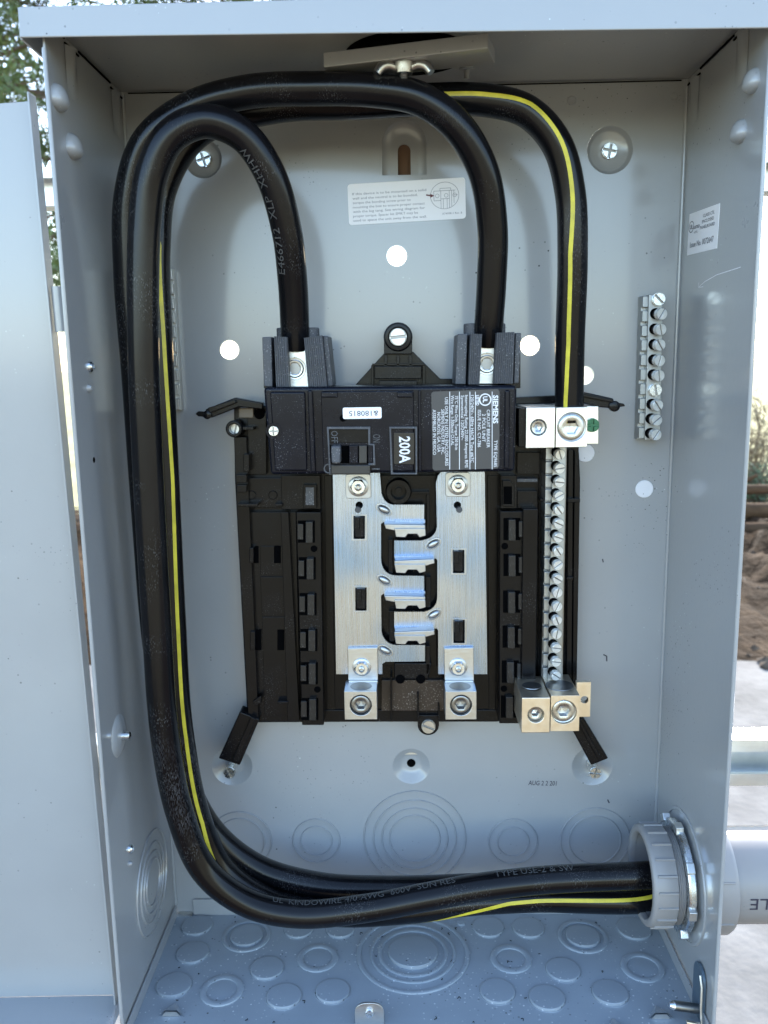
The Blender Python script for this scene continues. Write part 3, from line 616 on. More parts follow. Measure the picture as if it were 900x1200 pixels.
# legs
P('leg', G().px([(281, 834), (304, 843), (281, 897), (256, 889)], 24, 12), b=.8); P('leg_ridge', G().px([(294, 840), (300, 843), (279, 893), (272, 891)], 27, 22), b=.5)
P('leg', G().px([(666, 847), (684, 841), (713, 889), (693, 897)], 24, 12), b=.8); P('leg_ridge', G().px([(675, 843), (679, 842), (706, 890), (702, 892)], 27, 22), b=.5)
P('wing_arm', G().px([(240, 480), (275, 466), (308, 472), (308, 480), (280, 477), (247, 490)], 30, 22), b=.8); P('wing_arm_ridge', G().px([(243, 478), (275, 468), (277, 472), (246, 484)], 33, 28), b=.5)
P('wing_tip', G().px([(229, 485), (232, 482), (246, 483), (246, 489), (232, 488)], 28, 24), b=.5); P('wing_knob', G().lathe(U3(243, 486, 31), FR, [(2.8, -3), (2.8, 1), (2.2, 1.4)], 18), b=0)
P('wing_arm', G().px([(676, 462), (684, 459), (719, 467), (722, 479), (700, 477), (674, 470)], 34, 26), b=.8); P('wing_arm_ridge', G().px([(680, 461), (718, 468), (719, 472), (682, 465)], 37, 32), b=.5)
P('wing_tip', G().px([(718, 471), (731, 473), (733, 476), (720, 478)], 31, 27), b=.5); P('wing_knob', G().lathe(U3(720, 476, 35), FR, [(3.4, -3), (3.4, 1), (2.6, 1.4)], 18), b=0)
P('crossbar', G().px([(600, 466), (690, 462), (690, 471), (604, 474)], 18, 8), b=.5)

# busbars
BF, BB = 30, 27.6
def arc(px0, py0, px1, py1, cx, cy, n=7):     # quarter-ish curve through a corner control point
    return [((1-t)**2*px0+2*t*(1-t)*cx+t*t*px1, (1-t)**2*py0+2*t*(1-t)*cy+t*t*py1) for t in np.linspace(0, 1, n)]
Lb = [(390, 553), (445, 553), (446.5, 572)]+arc(447, 578, 460, 591.5, 450, 590)+[(497, 591.5), (497, 613), (449, 612), (446.5, 614), (446.5, 655)]+arc(447, 660, 464, 674.5, 450, 674)+[(497, 675), (497, 696), (449, 696), (446.5, 698), (447, 735)]+arc(447, 740, 464, 756, 450, 755)+[(498, 756), (498, 775), (452, 775.5), (448, 778), (448, 790), (394, 790)]
Rb = [(568, 553), (571, 790), (513.5, 790), (513.5, 739), (512, 736.5), (462, 738), (462, 717), (496, 717)]+arc(497, 717, 512.5, 700, 512, 714)+[(512.5, 657), (511, 654.5), (462, 655), (462, 633.5), (494, 633.5)]+arc(496, 633, 512, 617, 511, 630)+[(511, 566), (513, 558), (517, 553)]
def slot_hole(x, y, w=13, h=27): return [U(x-w/2, y-h/2, BF), U(x+w/2, y-h/2, BF), U(x+w/2, y+h/2, BF), U(x-w/2, y+h/2, BF)]
Ls, Rs = [(421, 618), (423, 702)], [(537.5, 658), (538, 740)]
def pin_hole(x, y): c, r = rpx(x, y, 4.4, BF); return circ(c[0], c[1], r, 16)
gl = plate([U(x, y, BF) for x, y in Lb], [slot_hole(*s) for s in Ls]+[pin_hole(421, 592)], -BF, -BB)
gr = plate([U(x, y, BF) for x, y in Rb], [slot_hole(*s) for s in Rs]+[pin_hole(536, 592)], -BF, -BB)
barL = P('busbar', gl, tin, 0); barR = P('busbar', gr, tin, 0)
for par, lst in ((barL, Ls), (barR, Rs)):
    for x, y in lst:
        P('slot_rim', G().frame([U(a, b, BF) for a, b in ((x-9, y-15.5), (x+9, y-15.5), (x+9, y+15.5), (x-9, y+15.5))], [U(a, b, BF) for a, b in ((x-6.8, y-13.5), (x+6.8, y-13.5), (x+6.8, y+13.5), (x-6.8, y+13.5))], -BF-.25, -BF+.1), tin2, .15, par)
        P('bus_retainer', G().pb(x-5, y-12, x+5, y+12, 33, 12), blackp, .6); P('bus_retainer', G().pb(x-5.5, y-12, x+.5, y+3, 34.5, 12), blackp, .5)
for x in (421, 536): P('bus_pin', G().cyl(U3(x, 592, 12), FR, 2.0, 0, 19), ribp, 0)
def oval(par, x, y, ang):
    c = U(x, y, BF); v = []; f = []; A, B = 6, 24; ca, sa = math.cos(ang), math.sin(ang)
    for i, (q, hh) in enumerate(((1.25, 0), (1.2, .5), (1.05, .55), (.95, -.2), (.72, 1.1), (.4, 1.7), (.02, 1.8))):
        for k in range(B):
            t = 2*math.pi*k/B; a, b = 4.9*q*math.cos(t), 2.7*q*math.sin(t); v.append((c[0]+a*ca-b*sa, -BF-hh, c[1]+a*sa+b*ca))
    for i in range(6):
        for k in range(B): f.append([i*B+k, i*B+(k+1) % B, (i+1)*B+(k+1) % B, (i+1)*B+k])
    P('rivet', G().add(v, f), tin2, 0, par)
for x, y in ((450, 597), (450.5, 680), (451.5, 762)): oval(barL, x, y, -.55)
for x, y in ((507.5, 637.5), (508.5, 720)): oval(barR, x, y, .55)
def stab(par, y, side):       # folded breaker stab under a finger; y = lower edge of the finger
    xl, xr = 462, 498.5; F = 41; k = 1
    pts = [(xl, y+8), (xr, y+8), (xr+.5, y+17), (xr-7, y+19), (xr-10, y+15), (xl+16, y+15), (xl+13, y+19), (xl+2, y+18.5)]
    P('stab', G().px(pts, F, F-3), tin2, .5, par)
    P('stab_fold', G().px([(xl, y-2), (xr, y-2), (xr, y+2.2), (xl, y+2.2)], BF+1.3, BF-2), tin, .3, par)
    if side < 0: P('stab_ear', G().px([(450, y+3), (xr, y+4), (xr, y+9), (462, y+11), (452, y+9)], F-1, 29), tin2, .6, par)
    else: P('stab_ear', G().px([(xl, y+4), (509, y+2), (509.5, y+7.5), (xr, y+10.5), (xl, y+10.5)], F-1, 29), tin2, .6, par)
    P('stab_notch', G().pb(xl+14, y+14.5, xl+22, y+18, F-1, F-4), darkv, 0, par)
stab(barL, 611, -1); stab(barR, 653, 1); stab(barL, 695, -1); stab(barR, 736.5, 1)
def hexnut(par, x, y, d, r=4.6, wash=6.6, tip=2.2):
    c = U(x, y, d)
    P('washer', G().lathe((c[0], -d, c[1]), FR, [(wash, 0), (wash, .8), (wash-.5, 1.1), (r*.9, 1.3)], 32), tin2, 0, par)
    P('hex_nut', G().lathe((c[0], -d-1, c[1]), FR, [(r*1.15, 0, 1), (r*1.15, 2.6, 1), (r*.92, 3.3), (tip*1.1, 3.3), (tip*1.05, 2.6)], 36), zinc, 0, par)
    P('bolt_tip', G().lathe((c[0], -d-2, c[1]), FR, [(tip, 0), (tip, 3.6), (tip*.6, 4), (tip*.5, 2.8), (.05, 2.8)], 20), steelmid, 0, par)
for par, x, y in ((barL, 420, 570), (barR, 536.5, 568)):
    c0, c1 = U(x-14.5, y+14, BF), U(x+14.5, y-15, BF)
    P('bus_pad', G().prism(rrect(c0[0], c0[1], c1[0], c1[1], 2), -BF-1.6, -BF), tin2, .4, par); hexnut(par, x, y, BF+1.6)

# ------------------------------------------------------------------ terminal lugs on the busbar ends
for (x0, tx0, tx1, bx0, bx1, lab) in ((404, 407.5, 442.5, 404, 441.5, 'silver terminal lug bolted to the lower end of the left busbar'), (521, 520.5, 555, 522, 558.5, 'silver terminal lug bolted to the lower end of the right busbar')):
    lg = root('terminal_lug', lab, 'terminal lug', U3((bx0+bx1)/2, 826, 32), 'terminal lugs on the busbars')
    P('lug_tang', G().px([(tx0, 760), (tx1, 759), (tx1+.5, 798), (tx0+.5, 798)], 33, 30.2), alum, .4, lg)
    cx = (tx0+tx1)/2; hexnut(lg, cx-1, 781.5, 33, 4.4, 6.2, 2.0)
    c, rs = rpx((bx0+bx1)/2, 826.5, 13, 52); b0 = U(bx0, 843.5, 52); b1 = U(bx1, 810, 52); rb = rs*.98
    sq = []; n = 32
    for k in range(n):
        t = 2*math.pi*k/n; ct, st_ = math.cos(t), math.sin(t); m_ = max(abs(ct), abs(st_)); hx, hz = (b1[0]-b0[0])/2, (b1[1]-b0[1])/2
        sq.append(((b0[0]+b1[0])/2+hx*ct/m_, (b0[1]+b1[1])/2+hz*st_/m_))
    P('lug_block', G().frame(sq, circ(c[0], c[1], rb, n), -52, -32), alum, .35, lg)
    part('set_screw', G().lathe((c[0], -52, c[1]), FR, [(rb*.99, -2), (rb*.93, -1.6), (rb*.9, -3), (rb*.86, -3), (rb*.84, -1.2), (rb*.76, -.9), (rb*.6, -1.0), (rb*.52, -1.3, 1), (rb*.5, -6, 1), (.1, -6.6)], 36, False), socketm, lg)
    mid = ((b0[0]+b1[0])/2, -43, b1[1]); P('wire_bore', G().lathe(mid, (0, 0, 1), [(7.2, .02), (6.9, .14), (6.8, .14), (.1, .14)], 32, False), socketm, 0, lg)
    P('lug_step', G().px([(tx0+.5, 798), (tx1+.5, 798), (tx1+.5, 803), (tx0+.5, 803)], 36, 32), alum, .8, lg)

# ------------------------------------------------------------------ neutral bar with its two large lugs
nb = root('neutral_bar', 'long aluminium neutral bar with a column of screws right of the breaker', 'terminal bar', U3(655, 660, 12))
P('bar_body', G().px([(648, 524), (663.5, 524), (658, 800), (642, 800)], 33, 12), barm, .4, nb)
n = 17
for i in range(n):
    y0 = 524+i*16.1; f_ = lambda y: (639.5-(y-524)*.012, 648-(y-524)*.021)
    a0, b0 = f_(y0+1); a1, b1 = f_(y0+15)
    P('bar_step', G().px([(a0, y0+1), (b0+.5, y0+1), (b1+.5, y0+15), (a1, y0+15)], 29, 12), barm, .5, nb)
P('bar_back', G().px([(640, 524), (664, 524), (659, 800), (634.5, 800)], 26, 12), socketm, 0, nb)
tilt = Vector((.20, -1, -.12)).to_track_quat('-Y', 'Z').to_euler()
for i in range(n):
    y = 533.5+16.05*i; x = 655.8-.28*i
    c = U3(x-3.4, y-3.0, 33.0); e = Matrix.Rotation(random.uniform(0, 3.1), 4, 'Y'); M = tilt.to_matrix().to_4x4() @ e
    inst('screw_bore', M_bore, nb, U3(x-4.2, y-4.0, 33), (0, 0, 0), .92); inst('terminal_screw', M_set, nb, c, M.to_euler(), .98)
def lugblock(par, x0, y0, x1, y1, df, db, cx, cy, r, m, hexk=.5, deep=2, bev=.5):
    c, rs = rpx(cx, cy, r, df); b0 = U(x0, y1, df); b1 = U(x1, y0, df); n = 40; sq = []
    mx, mz, hx, hz = (b0[0]+b1[0])/2, (b0[1]+b1[1])/2, (b1[0]-b0[0])/2, (b1[1]-b0[1])/2
    for k in range(n):
        t = 2*math.pi*k/n; ct, st_ = math.cos(t), math.sin(t); m_ = max(abs(ct), abs(st_)); sq.append((mx+hx*ct/m_, mz+hz*st_/m_))
    P('lug_block', G().frame(sq, circ(c[0], c[1], rs, n), -df, -db), m, bev, par)
    part('set_screw', G().lathe((c[0], -df, c[1]), FR, [(rs*.995, -deep), (rs*.9, -deep-.3), (rs*.88, -deep+.8), (rs*.8, -deep+1.2), (rs*hexk*1.15, -deep+1.1), (rs*hexk, -deep+.8, 1), (rs*hexk*.97, -deep-4, 1), (.1, -deep-4.6)], 36, False), steelmid, par)
    return c
lugblock(nb, 616, 477, 651, 525.5, 62, 22, 631, 501, 9.5, lit_alum, .55, 1.5); lugblock(nb, 651, 477, 689, 524.5, 61.2, 22, 670, 500.5, 17, lit_alum, .52, 1.2)
P('lug_tab', G().pb(687, 476, 701.5, 520.5, 40, 34), lit_alum, .4, nb); c = U3(693.5, 498, 40); inst('bonding_screw', M_green, nb, c, (0, .2, 0), .95)
P('lug_face', G().pb(607.5, 478, 616, 524, 58, 22), blackp, .5, nb)
c1 = lugblock(nb, 611, 817.5, 645, 859, 62, 24, 628, 838, 9.5, brass, .5, 4); c2 = lugblock(nb, 645, 815, 679.5, 857, 61.2, 24, 661, 834.5, 15, brass, .5, 2.5)
c = U(692.5, 799.5, 40); c0 = U(675, 840, 40); hc, hr = rpx(685, 820, 4.6, 40)
P('lug_tab', plate([(c0[0], c0[1]), (c[0], c0[1]), (c[0], c[1]), (c0[0], c[1])], [circ(hc[0], hc[1], hr, 20)], -40, -36), brass, 0, nb)
for cc, r_ in ((c1, 6.5), (c2, 9.5)):
    zt_ = U(645, 816.2, 62)[1]; P('wire_bore', G().lathe((cc[0], -44, zt_), (0, 0, 1), [(r_, .05), (r_*.97, .5), (r_*.94, .5), (.1, .45)], 32, False), socketm, 0, nb)

# ------------------------------------------------------------------ grounding bars
def gbar(label, pl, pr, y0, y1, screws, flip=1, barm=barm):
    gb = root('grounding_bar', label, 'terminal bar', U3((pl[0]+pr[0])/2, (y0+y1)/2, 0), 'grounding bars on the back panel')
    P('bar_body', G().px([(pl[0]+9*flip, y0), (pr[0], y0), (pr[1], y1), (pl[1]+9*flip, y1)], 13, 0), barm, .4, gb)
    n = 10
    for i in range(n):
        f0, f1 = (i+.12)/n, (i+.88)/n; ya, yb = y0+(y1-y0)*f0, y0+(y1-y0)*f1; xa, xb = pl[0]+(pl[1]-pl[0])*f0, pl[0]+(pl[1]-pl[0])*f1
        P('bar_step', G().px([(xa+2*flip, ya), (xa+10*flip, ya), (xb+10*flip, yb), (xb+2*flip, yb)], 10.5, 0), barm, .4, gb)
    P('bar_back', G().px([(pl[0], y0+2), (pl[0]+12*flip, y0+2), (pl[1]+12*flip, y1-1), (pl[1], y1-1)], 7, 0), barm, .3, gb)
    for i, (x, y) in enumerate(screws):
        if i in (0, 6): inst('terminal_screw', M_slot, gb, U3(x-1, y, 13), (0, .8+i*.1, 0), 1.0)
        else:
            M = Vector((.22, -1, -.06)).to_track_quat('-Y', 'Z').to_euler().to_matrix().to_4x4() @ Matrix.Rotation(random.uniform(0, 3.1), 4, 'Y')
            inst('screw_bore', M_bore, gb, U3(x-5, y-1.5, 13), (0, 0, 0), 1.0); inst('terminal_screw', M_set, gb, U3(x-3.6, y-1, 13.2), M.to_euler(), 1.1)
    return gb
gbar('short silver grounding bar with ten screws near the right wall', (751.5, 746.5), (777, 774), 345, 516, [(772, 351), (773, 369), (772, 387), (771, 405), (770.6, 423), (770, 440.5), (768, 457), (768.5, 475), (767.5, 492), (766.7, 509)])
gbar('silver grounding bar half hidden behind the cables at the left', (203, 212.5), (180, 188), 313, 482, [], -1, alum)

# ------------------------------------------------------------------ CIRCUIT BREAKER
cb = root('circuit_breaker', 'wide black main circuit breaker with a 200A plate and two cable terminals', 'circuit breaker', U3(457, 505, 40))
F = 72
def bpoly(x0, y0, x1, y1, d, r=2.0): a = U(x0, y1, d); b = U(x1, y0, d); return rrect(a[0], a[1], b[0], b[1], r)
pl = [U(x, y, F) for x, y in ((308.5, 453.5), (606, 451.5), (603.5, 552.5), (317, 556.5))]
body = P('breaker_body', G().prism([pl[3], pl[2], pl[1], pl[0]], -F, -33), brkp, 2.2, cb)
P('end_cover', G().px([(316, 459), (357.5, 459), (360, 552), (322, 552)], F+1.8, F-1), brkp, 1.2, cb)
P('ridge', G().px([(360, 457), (366, 457), (370, 554), (364, 554)], F+3, F-1), brkp, 1.2, cb)
P('front_panel', G().px([(376, 458.5), (485, 457.5), (485, 552), (379, 553)], F+1.6, F-1), brkp, .8, cb)
P('ridge', G().px([(490, 457), (493.5, 457), (494, 553), (490.5, 553)], F+2.6, F-1), brkp, .8, cb)
P('ridge', G().px([(592, 457), (598, 457), (597, 550), (591, 550)], F+2.4, F-1), brkp, 1.2, cb)
for x0, x1 in ((376, 396), (465, 484)): P('corner_step', G().pb(x0, 459, x1, 466, F+3.2, F), brkp, .8, cb)
c = U3(321, 505, F+1.6); P('screw_well', G().lathe(c, FR, [(4.9, 0), (4.7, .6), (3.8, .6), (3.6, -.1)], 28), brkp, 0, cb); inst('screw', M_cross, cb, (c[0], c[1]-.2, c[2]), (0, .3, 0), .68)
wornp = mat('worn_black_plastic', (.022, .019, .017), .4, var=(40, .3))
# handle in its window
P('window_frame', G().frame([U(a, b, F+2.4) for a, b in ((383, 500), (434, 500), (434, 520), (439, 520), (440, 545), (434, 545), (434, 556), (386, 556))],
                            [U(a, b, F+2.4) for a, b in ((385.5, 503), (431.5, 503), (431.5, 521.5), (437, 522), (437.5, 542.5), (431.5, 543), (431.5, 555), (388, 555))], -F-3.4, -F-1), ribp, .4, cb)
P('window_recess', G().pb(387, 522, 437, 543, F+1.9, F), darkv, 0, cb)
P('handle', G().px([(387.5, 522.5), (399, 522.5), (399, 543.5), (388.5, 543.5)], F+10, F-1), ribp, 1.2, cb); P('handle_shutter', G().pb(409, 522, 419.5, 543, F+4.4, F), brkp, .5, cb); P('handle_shutter', G().pb(420.5, 522, 430, 543, F+4.0, F), wornp, .5, cb); P('handle_shutter', G().pb(431, 522, 437, 543, F+3.0, F), brkp, .5, cb)
P('handle_slide', G().px([(386, 503), (432, 503), (432, 519), (386, 519)], F+2.0, F), blackp, .3, cb); P('handle_slide', G().pb(388, 545, 434, 556, F+5, F), wornp, .6, cb)
P('hole', G().lathe(U3(402, 490, F+1.7), FR, [(2.1, 0), (2.1, .1)], 16), darkv, 0, cb)
g = G(); down = (0, 0, -1); rightx = (1, 0, 0)
text(g, 'OFF', U3(388, 505, F+2.5), down, rightx, 7.2, 4); text(g, 'ON', U3(437, 509, F+2.2), down, rightx, 4.8, 4.4)
P('embossed_word', g, ribp, 0, cb)
c = U3(385, 549, F+2); P('embossed_ring', G().lathe(c, FR, [(2.9, 0), (2.9, .6), (2.2, .6), (2.2, 0)], 24, False), ribp, 0, cb); P('embossed_bar', G().pb(436, 549, 445, 550.2, F+2.4, F), ribp, 0, cb)
# sticker, upside down
a = U(402, 491, F+1.6); b = U(447, 477, F+1.6); st = P('date_sticker', G().prism(rrect(a[0], a[1], b[0], b[1], 1), -F-2.0, -F-1.5), white, 0, cb)
P('lettering', text(G(), '&180815', (b[0]-2, -F-2.1, b[1]-2.0), (-1, 0, 0), (0, 0, -1), 17.2, 3.1), ink, 0, st)
# 200A plate
P('plate_frame', G().frame([U(x, y, F+2.6) for x, y in ((456, 500), (489, 500), (489, 556), (458, 556))], [U(x, y, F+2.6) for x, y in ((458.5, 502.5), (486.5, 502.5), (487, 554), (460.5, 554))], -F-3.4, -F-1), ribp, .4, cb)
pl2 = P('rating_plate', G().pb(461.5, 507, 485.5, 544, F+2.1, F), mat('gloss_black_plate', (.008, .008, .009), .25), .2, cb)
P('lettering', text(G(), '200A', U3(468, 511.5, F+2.2), down, rightx, U(0, 511, F)[1]-U(0, 542, F)[1], 6.3, .022), whiteink, 0, pl2)
# rating label
rl = P('rating_label', G().prism([U(x, y, F+.4) for x, y in ((505.5, 461), (508, 459), (583.5, 456), (585.5, 459), (585, 546), (583, 549), (509, 551.5), (507, 549))], -F-.4, -F+.2), plate_grey, 0, cb)
zx = lambda q: 450+q/5.294
g = G()
def vt(s, zxc, y0, y1, h, bold=0, zz=None):
    x, z0 = U(zx(zxc), 440+y0/5.294, F+.5); z1 = U(zx(zxc), 440+y1/5.294, F+.5)[1]
    text(g, s, (x-h/2, -F-.5, z0), down, rightx, z0-z1, h, bold)
vt('SIEMENS', 693, 122, 298, 2.9, .03); vt('TYPE EQ9685', 693, 402, 568, 2.0)
vt('CIRCUIT BREAKER', 648, 212, 448, 1.9); vt('2 POLE UNIT', 620, 238, 412, 1.9); vt('ISSUE NO. CY-786', 592, 214, 445, 1.9); vt('LISTED', 580, 122, 186, 1.9, .03)
vt('120/240V~ 60Hz HACR Type #67C', 548, 122, 540, 1.9); vt('Interrupting Rating 22,000 Amperes RMS', 512, 122, 572, 1.9); vt('Symmetrical 120/240V~', 487, 124, 402, 1.9)
vt('75°C Wire Only, Torque 250 lb-in', 450, 126, 462, 1.9); vt('Wire Range: 1-300kcmil CU-AL', 425, 124, 434, 1.9)
vt('USE ONLY IN LISTED ENCLOSURES', 388, 136, 560, 1.9); vt('SIEMENS INDUSTRY, INC.', 365, 210, 490, 1.9); vt('NORCROSS, GA, USA', 340, 228, 476, 1.9); vt('ASSEMBLED IN MEXICO', 312, 212, 492, 1.9)
for q in (671, 567, 533, 468, 408): line2(g, U3(zx(q), 459, F+.5), U3(zx(q), 550, F+.5), .38, FR)
cx, cz = U(zx(628), 440+150/5.294, F+.5); rr = 3.3
for k in range(24):
    t0, t1 = 2*math.pi*k/24, 2*math.pi*(k+1)/24; line2(g, (cx+rr*math.cos(t0), -F-.5, cz+rr*math.sin(t0)), (cx+rr*math.cos(t1), -F-.5, cz+rr*math.sin(t1)), .75, FR)
text(g, 'UL', (cx-1.3, -F-.5, cz+1.9), down, rightx, 3.6, 2.6, .03)
P('lettering', g, whiteink, 0, rl)
# ribbed lug shrouds and terminals on top
def shroud(dx, dy, mir, sc=1):
    pass
def ribs(poly, df, db, n):
    """a block whose front is corrugated by n grooves running down it"""
    (x0, y0), (x1, y1), (x2, y2), (x3, y3) = poly; v = []; m = n*4
    zs = []
    for row, (xa, ya, xb, yb) in enumerate(((x0, y0, x1, y1), (x3, y3, x2, y2))):
        for i in range(m+1):
            t = i/m; q = U(xa+(xb-xa)*t, ya+(yb-ya)*t, df); v.append((q[0], -df-(.55 if (i % 4) in (1, 2) else -.1), q[1]))
    k = m+1
    v += [(x, -db, z) for x, y, z in v]
    f = [[i, i+1, k+i+1, k+i] for i in range(m)]+[[2*k+i, 3*k+i, 3*k+i+1, 2*k+i+1] for i in range(m)]
    f += [[i, 2*k+i, 2*k+i+1, i+1] for i in range(m)]+[[k+i, k+i+1, 3*k+i+1, 3*k+i] for i in range(m)]+[[0, k, 3*k, 2*k], [m, 2*k+m, 3*k+m, k+m]]
    return G().add(v, f)
for side, ox, oy in ((0, 0, 0), (1, 0, 0)):
    if side == 0:
        A1 = [(307, 395), (318, 394.5), (319.5, 453), (309.5, 453)]; A2 = [(321, 394), (336, 395), (338.5, 453), (323.5, 453)]
        A3 = [(356, 396), (377, 393), (383, 453), (361, 453)]; A4 = [(378, 393.5), (384, 393.5), (390, 452), (384, 453)]
        lx0, lx1, ly0, ly1, sx, sy = 334, 362, 410.5, 453, 345.5, 432; caps = ((322, 340.5), (352, 372.5)); cy0, cy1 = 382.5, 396
    else:
        A1 = [(536, 391.5), (548, 391), (546, 450.5), (533.5, 450.5)]; A2 = [(551.5, 391), (565, 391.5), (562, 450.5), (549, 450.5)]
        A3 = [(582, 390), (603, 389), (601, 449.5), (579, 449.5)]; A4 = [(604, 390), (611, 390), (608, 449), (602, 449.5)]
        lx0, lx1, ly0, ly1, sx, sy = 560, 584, 406, 450, 570.5, 426.5; caps = ((544.5, 566), (576.5, 594.5)); cy0, cy1 = 377.5, 391.5
    P('shroud_wall', G().px(A1, 62, 30), ribp, .6, cb); P('shroud_wall', G().px(A4, 60, 30), ribp, .6, cb)
    P('ribbed_shroud', ribs(A2, 66, 32, 6), ribp, 0, cb); P('ribbed_shroud', ribs(A3, 66, 32, 9), ribp, 0, cb)
    P('shroud_back', G().pb(A1[0][0]+2, A1[0][1]+6, A4[1][0]-1, 455, 40, 30), blackp, .4, cb)
    tm = P('terminal', G().pb(lx0, ly0, lx1, ly1, 56, 41), alum, .4, cb)
    c, rs = rpx(sx, sy, 13, 56)
    P('set_screw', G().lathe((c[0], -56, c[1]), FR, [(rs*1.0, .05), (rs*.97, .3), (rs*.84, .2), (rs*.82, -.6+.8), (rs*.80, 1.0), (rs*.72, 1.3), (rs*.58, 1.2), (rs*.55, .4), (rs*.52, .3), (.1, .3)], 40), steelmid, 0, tm)
    P('socket', G().lathe((c[0], -56.35, c[1]), FR, [(rs*.54, 0, 1), (rs*.54, .15, 1)], 24), socketm, 0, tm)
    for x0, x1 in caps:
        a = U(x0, cy1, 56); b = U(x1, cy0, 56); r = (b[0]-a[0])/2; cx = (a[0]+b[0])/2
        P('shroud_collar', G().lathe((cx, -46-r*.2, a[1]-2), (0, 0, 1), [(r*.96, 0), (r, .5), (r, b[1]-a[1]+1), (r*.9, b[1]-a[1]+1.6), (r*.6, b[1]-a[1]+1.6), (r*.5, 1)], 28), ribp, 0, cb)
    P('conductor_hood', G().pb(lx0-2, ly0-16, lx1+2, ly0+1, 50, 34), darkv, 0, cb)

# ------------------------------------------------------------------ CABLES
R = 8.8
def cable(label, pts, stripe=None, prints=()):
    Pt = [U3(*p) if not isinstance(p, Vector) else p for p in pts]; S, par = spline(Pt, 3.0)
    rt = root('power_cable', label, 'cable', Pt[0], 'thick black power cables')
    part('cable_jacket', G().tube(S, R, 32), jacket, rt)
    Pp, T, N_, B = frames(S)
    L = [0]
    for i in range(1, len(Pp)): L.append(L[-1]+(Pp[i]-Pp[i-1]).length)
    def ang_for(i, a):       # angle in the tube frame for a direction turned a radians off the line to the camera
        tc = (Vector(CP)-Pp[i]); tc = (tc-T[i]*tc.dot(T[i])).normalized(); side = T[i].cross(tc); dr = tc*math.cos(a)+side*math.sin(a)
        return math.atan2(dr.dot(B[i]), dr.dot(N_[i]))
    def on(i, th, rad): return Pp[i]+(N_[i]*math.cos(th)+B[i]*math.sin(th))*rad
    if stripe:
        v = []; hw = 1.2/R
        for i in range(len(Pp)):
            a = np.interp(par[i], [s[0] for s in stripe], [s[1] for s in stripe]); th = ang_for(i, a)
            for k in range(5): v.append(on(i, th-hw+2*hw*k/4, R+.12))
        part('stripe', G().add(v, [[i*5+k, i*5+k+1, (i+1)*5+k+1, (i+1)*5+k] for i in range(len(Pp)-1) for k in range(4)]), yellow, rt)
    for (s, p0, off, w, h, flip) in prints:
        i0 = int(np.searchsorted(par, p0)); v, f, x0, x1 = text_geo(s); out = []; L0 = L[i0]
        for p in v:
            u = (p[0]-x0)/(x1-x0)*w; t = (p[1]/.7-.5)*h
            l = L0+(u if not flip else -u); l = min(max(l, 0), L[-1]-.01); i = min(int(np.searchsorted(L, l)), len(L)-1); i = max(i, 1); fr = (l-L[i-1])/(L[i]-L[i-1])
            ta, tb = ang_for(i-1, off), ang_for(i, off); tt = (t/R)*(-1 if not flip else 1)
            A_, B_ = on(i-1, ta+tt, R+.32), on(i, tb+tt, R+.32); out.append(A_*(1-fr)+B_*fr)
        part('lettering', G().add(out, f), faint, rt)
    return rt
XR = lambda y, z, x=430: (x, y, z)
cable('black cable looping from the left breaker terminal, nearest of the three', [(346, 408, 50), (345.5, 380, 54), (343, 330, 62), (336, 270, 72), (316, 203, 82), (284, 158, 88), (241, 142, 92), (202, 158, 95), (179, 200, 95), (170, 260, 94), (168, 400, 93), (174, 560, 92), (183, 720, 90), (193, 860, 87), (210, 950, 84), (240, 1020, 82), (290, 1058, 80), (350, 1071, 78), (430, 1064, 77), (500, 1051, 75), (560, 1040, 72), (640, 1031, 68), (765, 1025, 64), Vector((356, -64, 75)), Vector((430, -62, 74))],
      prints=[('E466712  XLP  XHHW', 2.2, -.72, 74, 4.6, False), ('UL  KINDOWIRE 4/0 AWG  600V  SUN RES', 16.4, -.85, 124, 4.2, False), ('TYPE USE-2 & SW', 20.25, -.8, 52, 4.6, False)])
cable('black cable arching under the ceiling from the right breaker terminal', [(572, 403, 50), (573, 378, 54), (576, 330, 60), (577, 265, 68), (566, 200, 76), (536, 148, 82), (492, 116, 84), (440, 106, 83), (370, 104, 80), (290, 108, 78), (222, 128, 76), (172, 168, 74), (152, 230, 72), (151, 320, 70), (160, 440, 68), (171, 600, 64), (184, 760, 58), (205, 880, 52), (245, 970, 47), (300, 1016, 45), (370, 1037, 46), (450, 1042, 47), (560, 1039, 47), (660, 1034, 47), (765, 1029, 46), Vector((356, -46, 72)), Vector((430, -46, 71))])
cable('black cable with a yellow stripe running to the neutral lug', [(667, 492, 48), (667, 470, 50), (668, 400, 54), (671, 300, 60), (668, 225, 62), (652, 168, 64), (618, 131, 64), (572, 118, 63), (500, 117, 60), (420, 121, 58), (320, 126, 57), (232, 154, 58), (191, 216, 62), (182, 290, 66), (185, 400, 68), (193, 560, 68), (201, 720, 67), (211, 860, 65), (232, 960, 62), (262, 1020, 60), (320, 1058, 58), (400, 1070, 57), (480, 1066, 57), (551, 1057, 57), (626, 1053, 56), (765, 1052, 54), Vector((356, -53, 57)), Vector((430, -54, 57))],
      stripe=[(0, -.25), (1, -.25), (2, -.1), (3, -.15), (4, .15), (5, .35), (6, .5), (7, .35), (8, .3), (11, 1.5), (12, 1.3), (12.5, .4), (13, -.25), (14, -.4), (15, -.55), (16, -.4), (17, -.38), (18, -.2), (19, .3), (20, 1.9), (21, 2.2), (22, 1.8), (23, .85), (23.6, .3), (25, -.1), (27, -.1)])

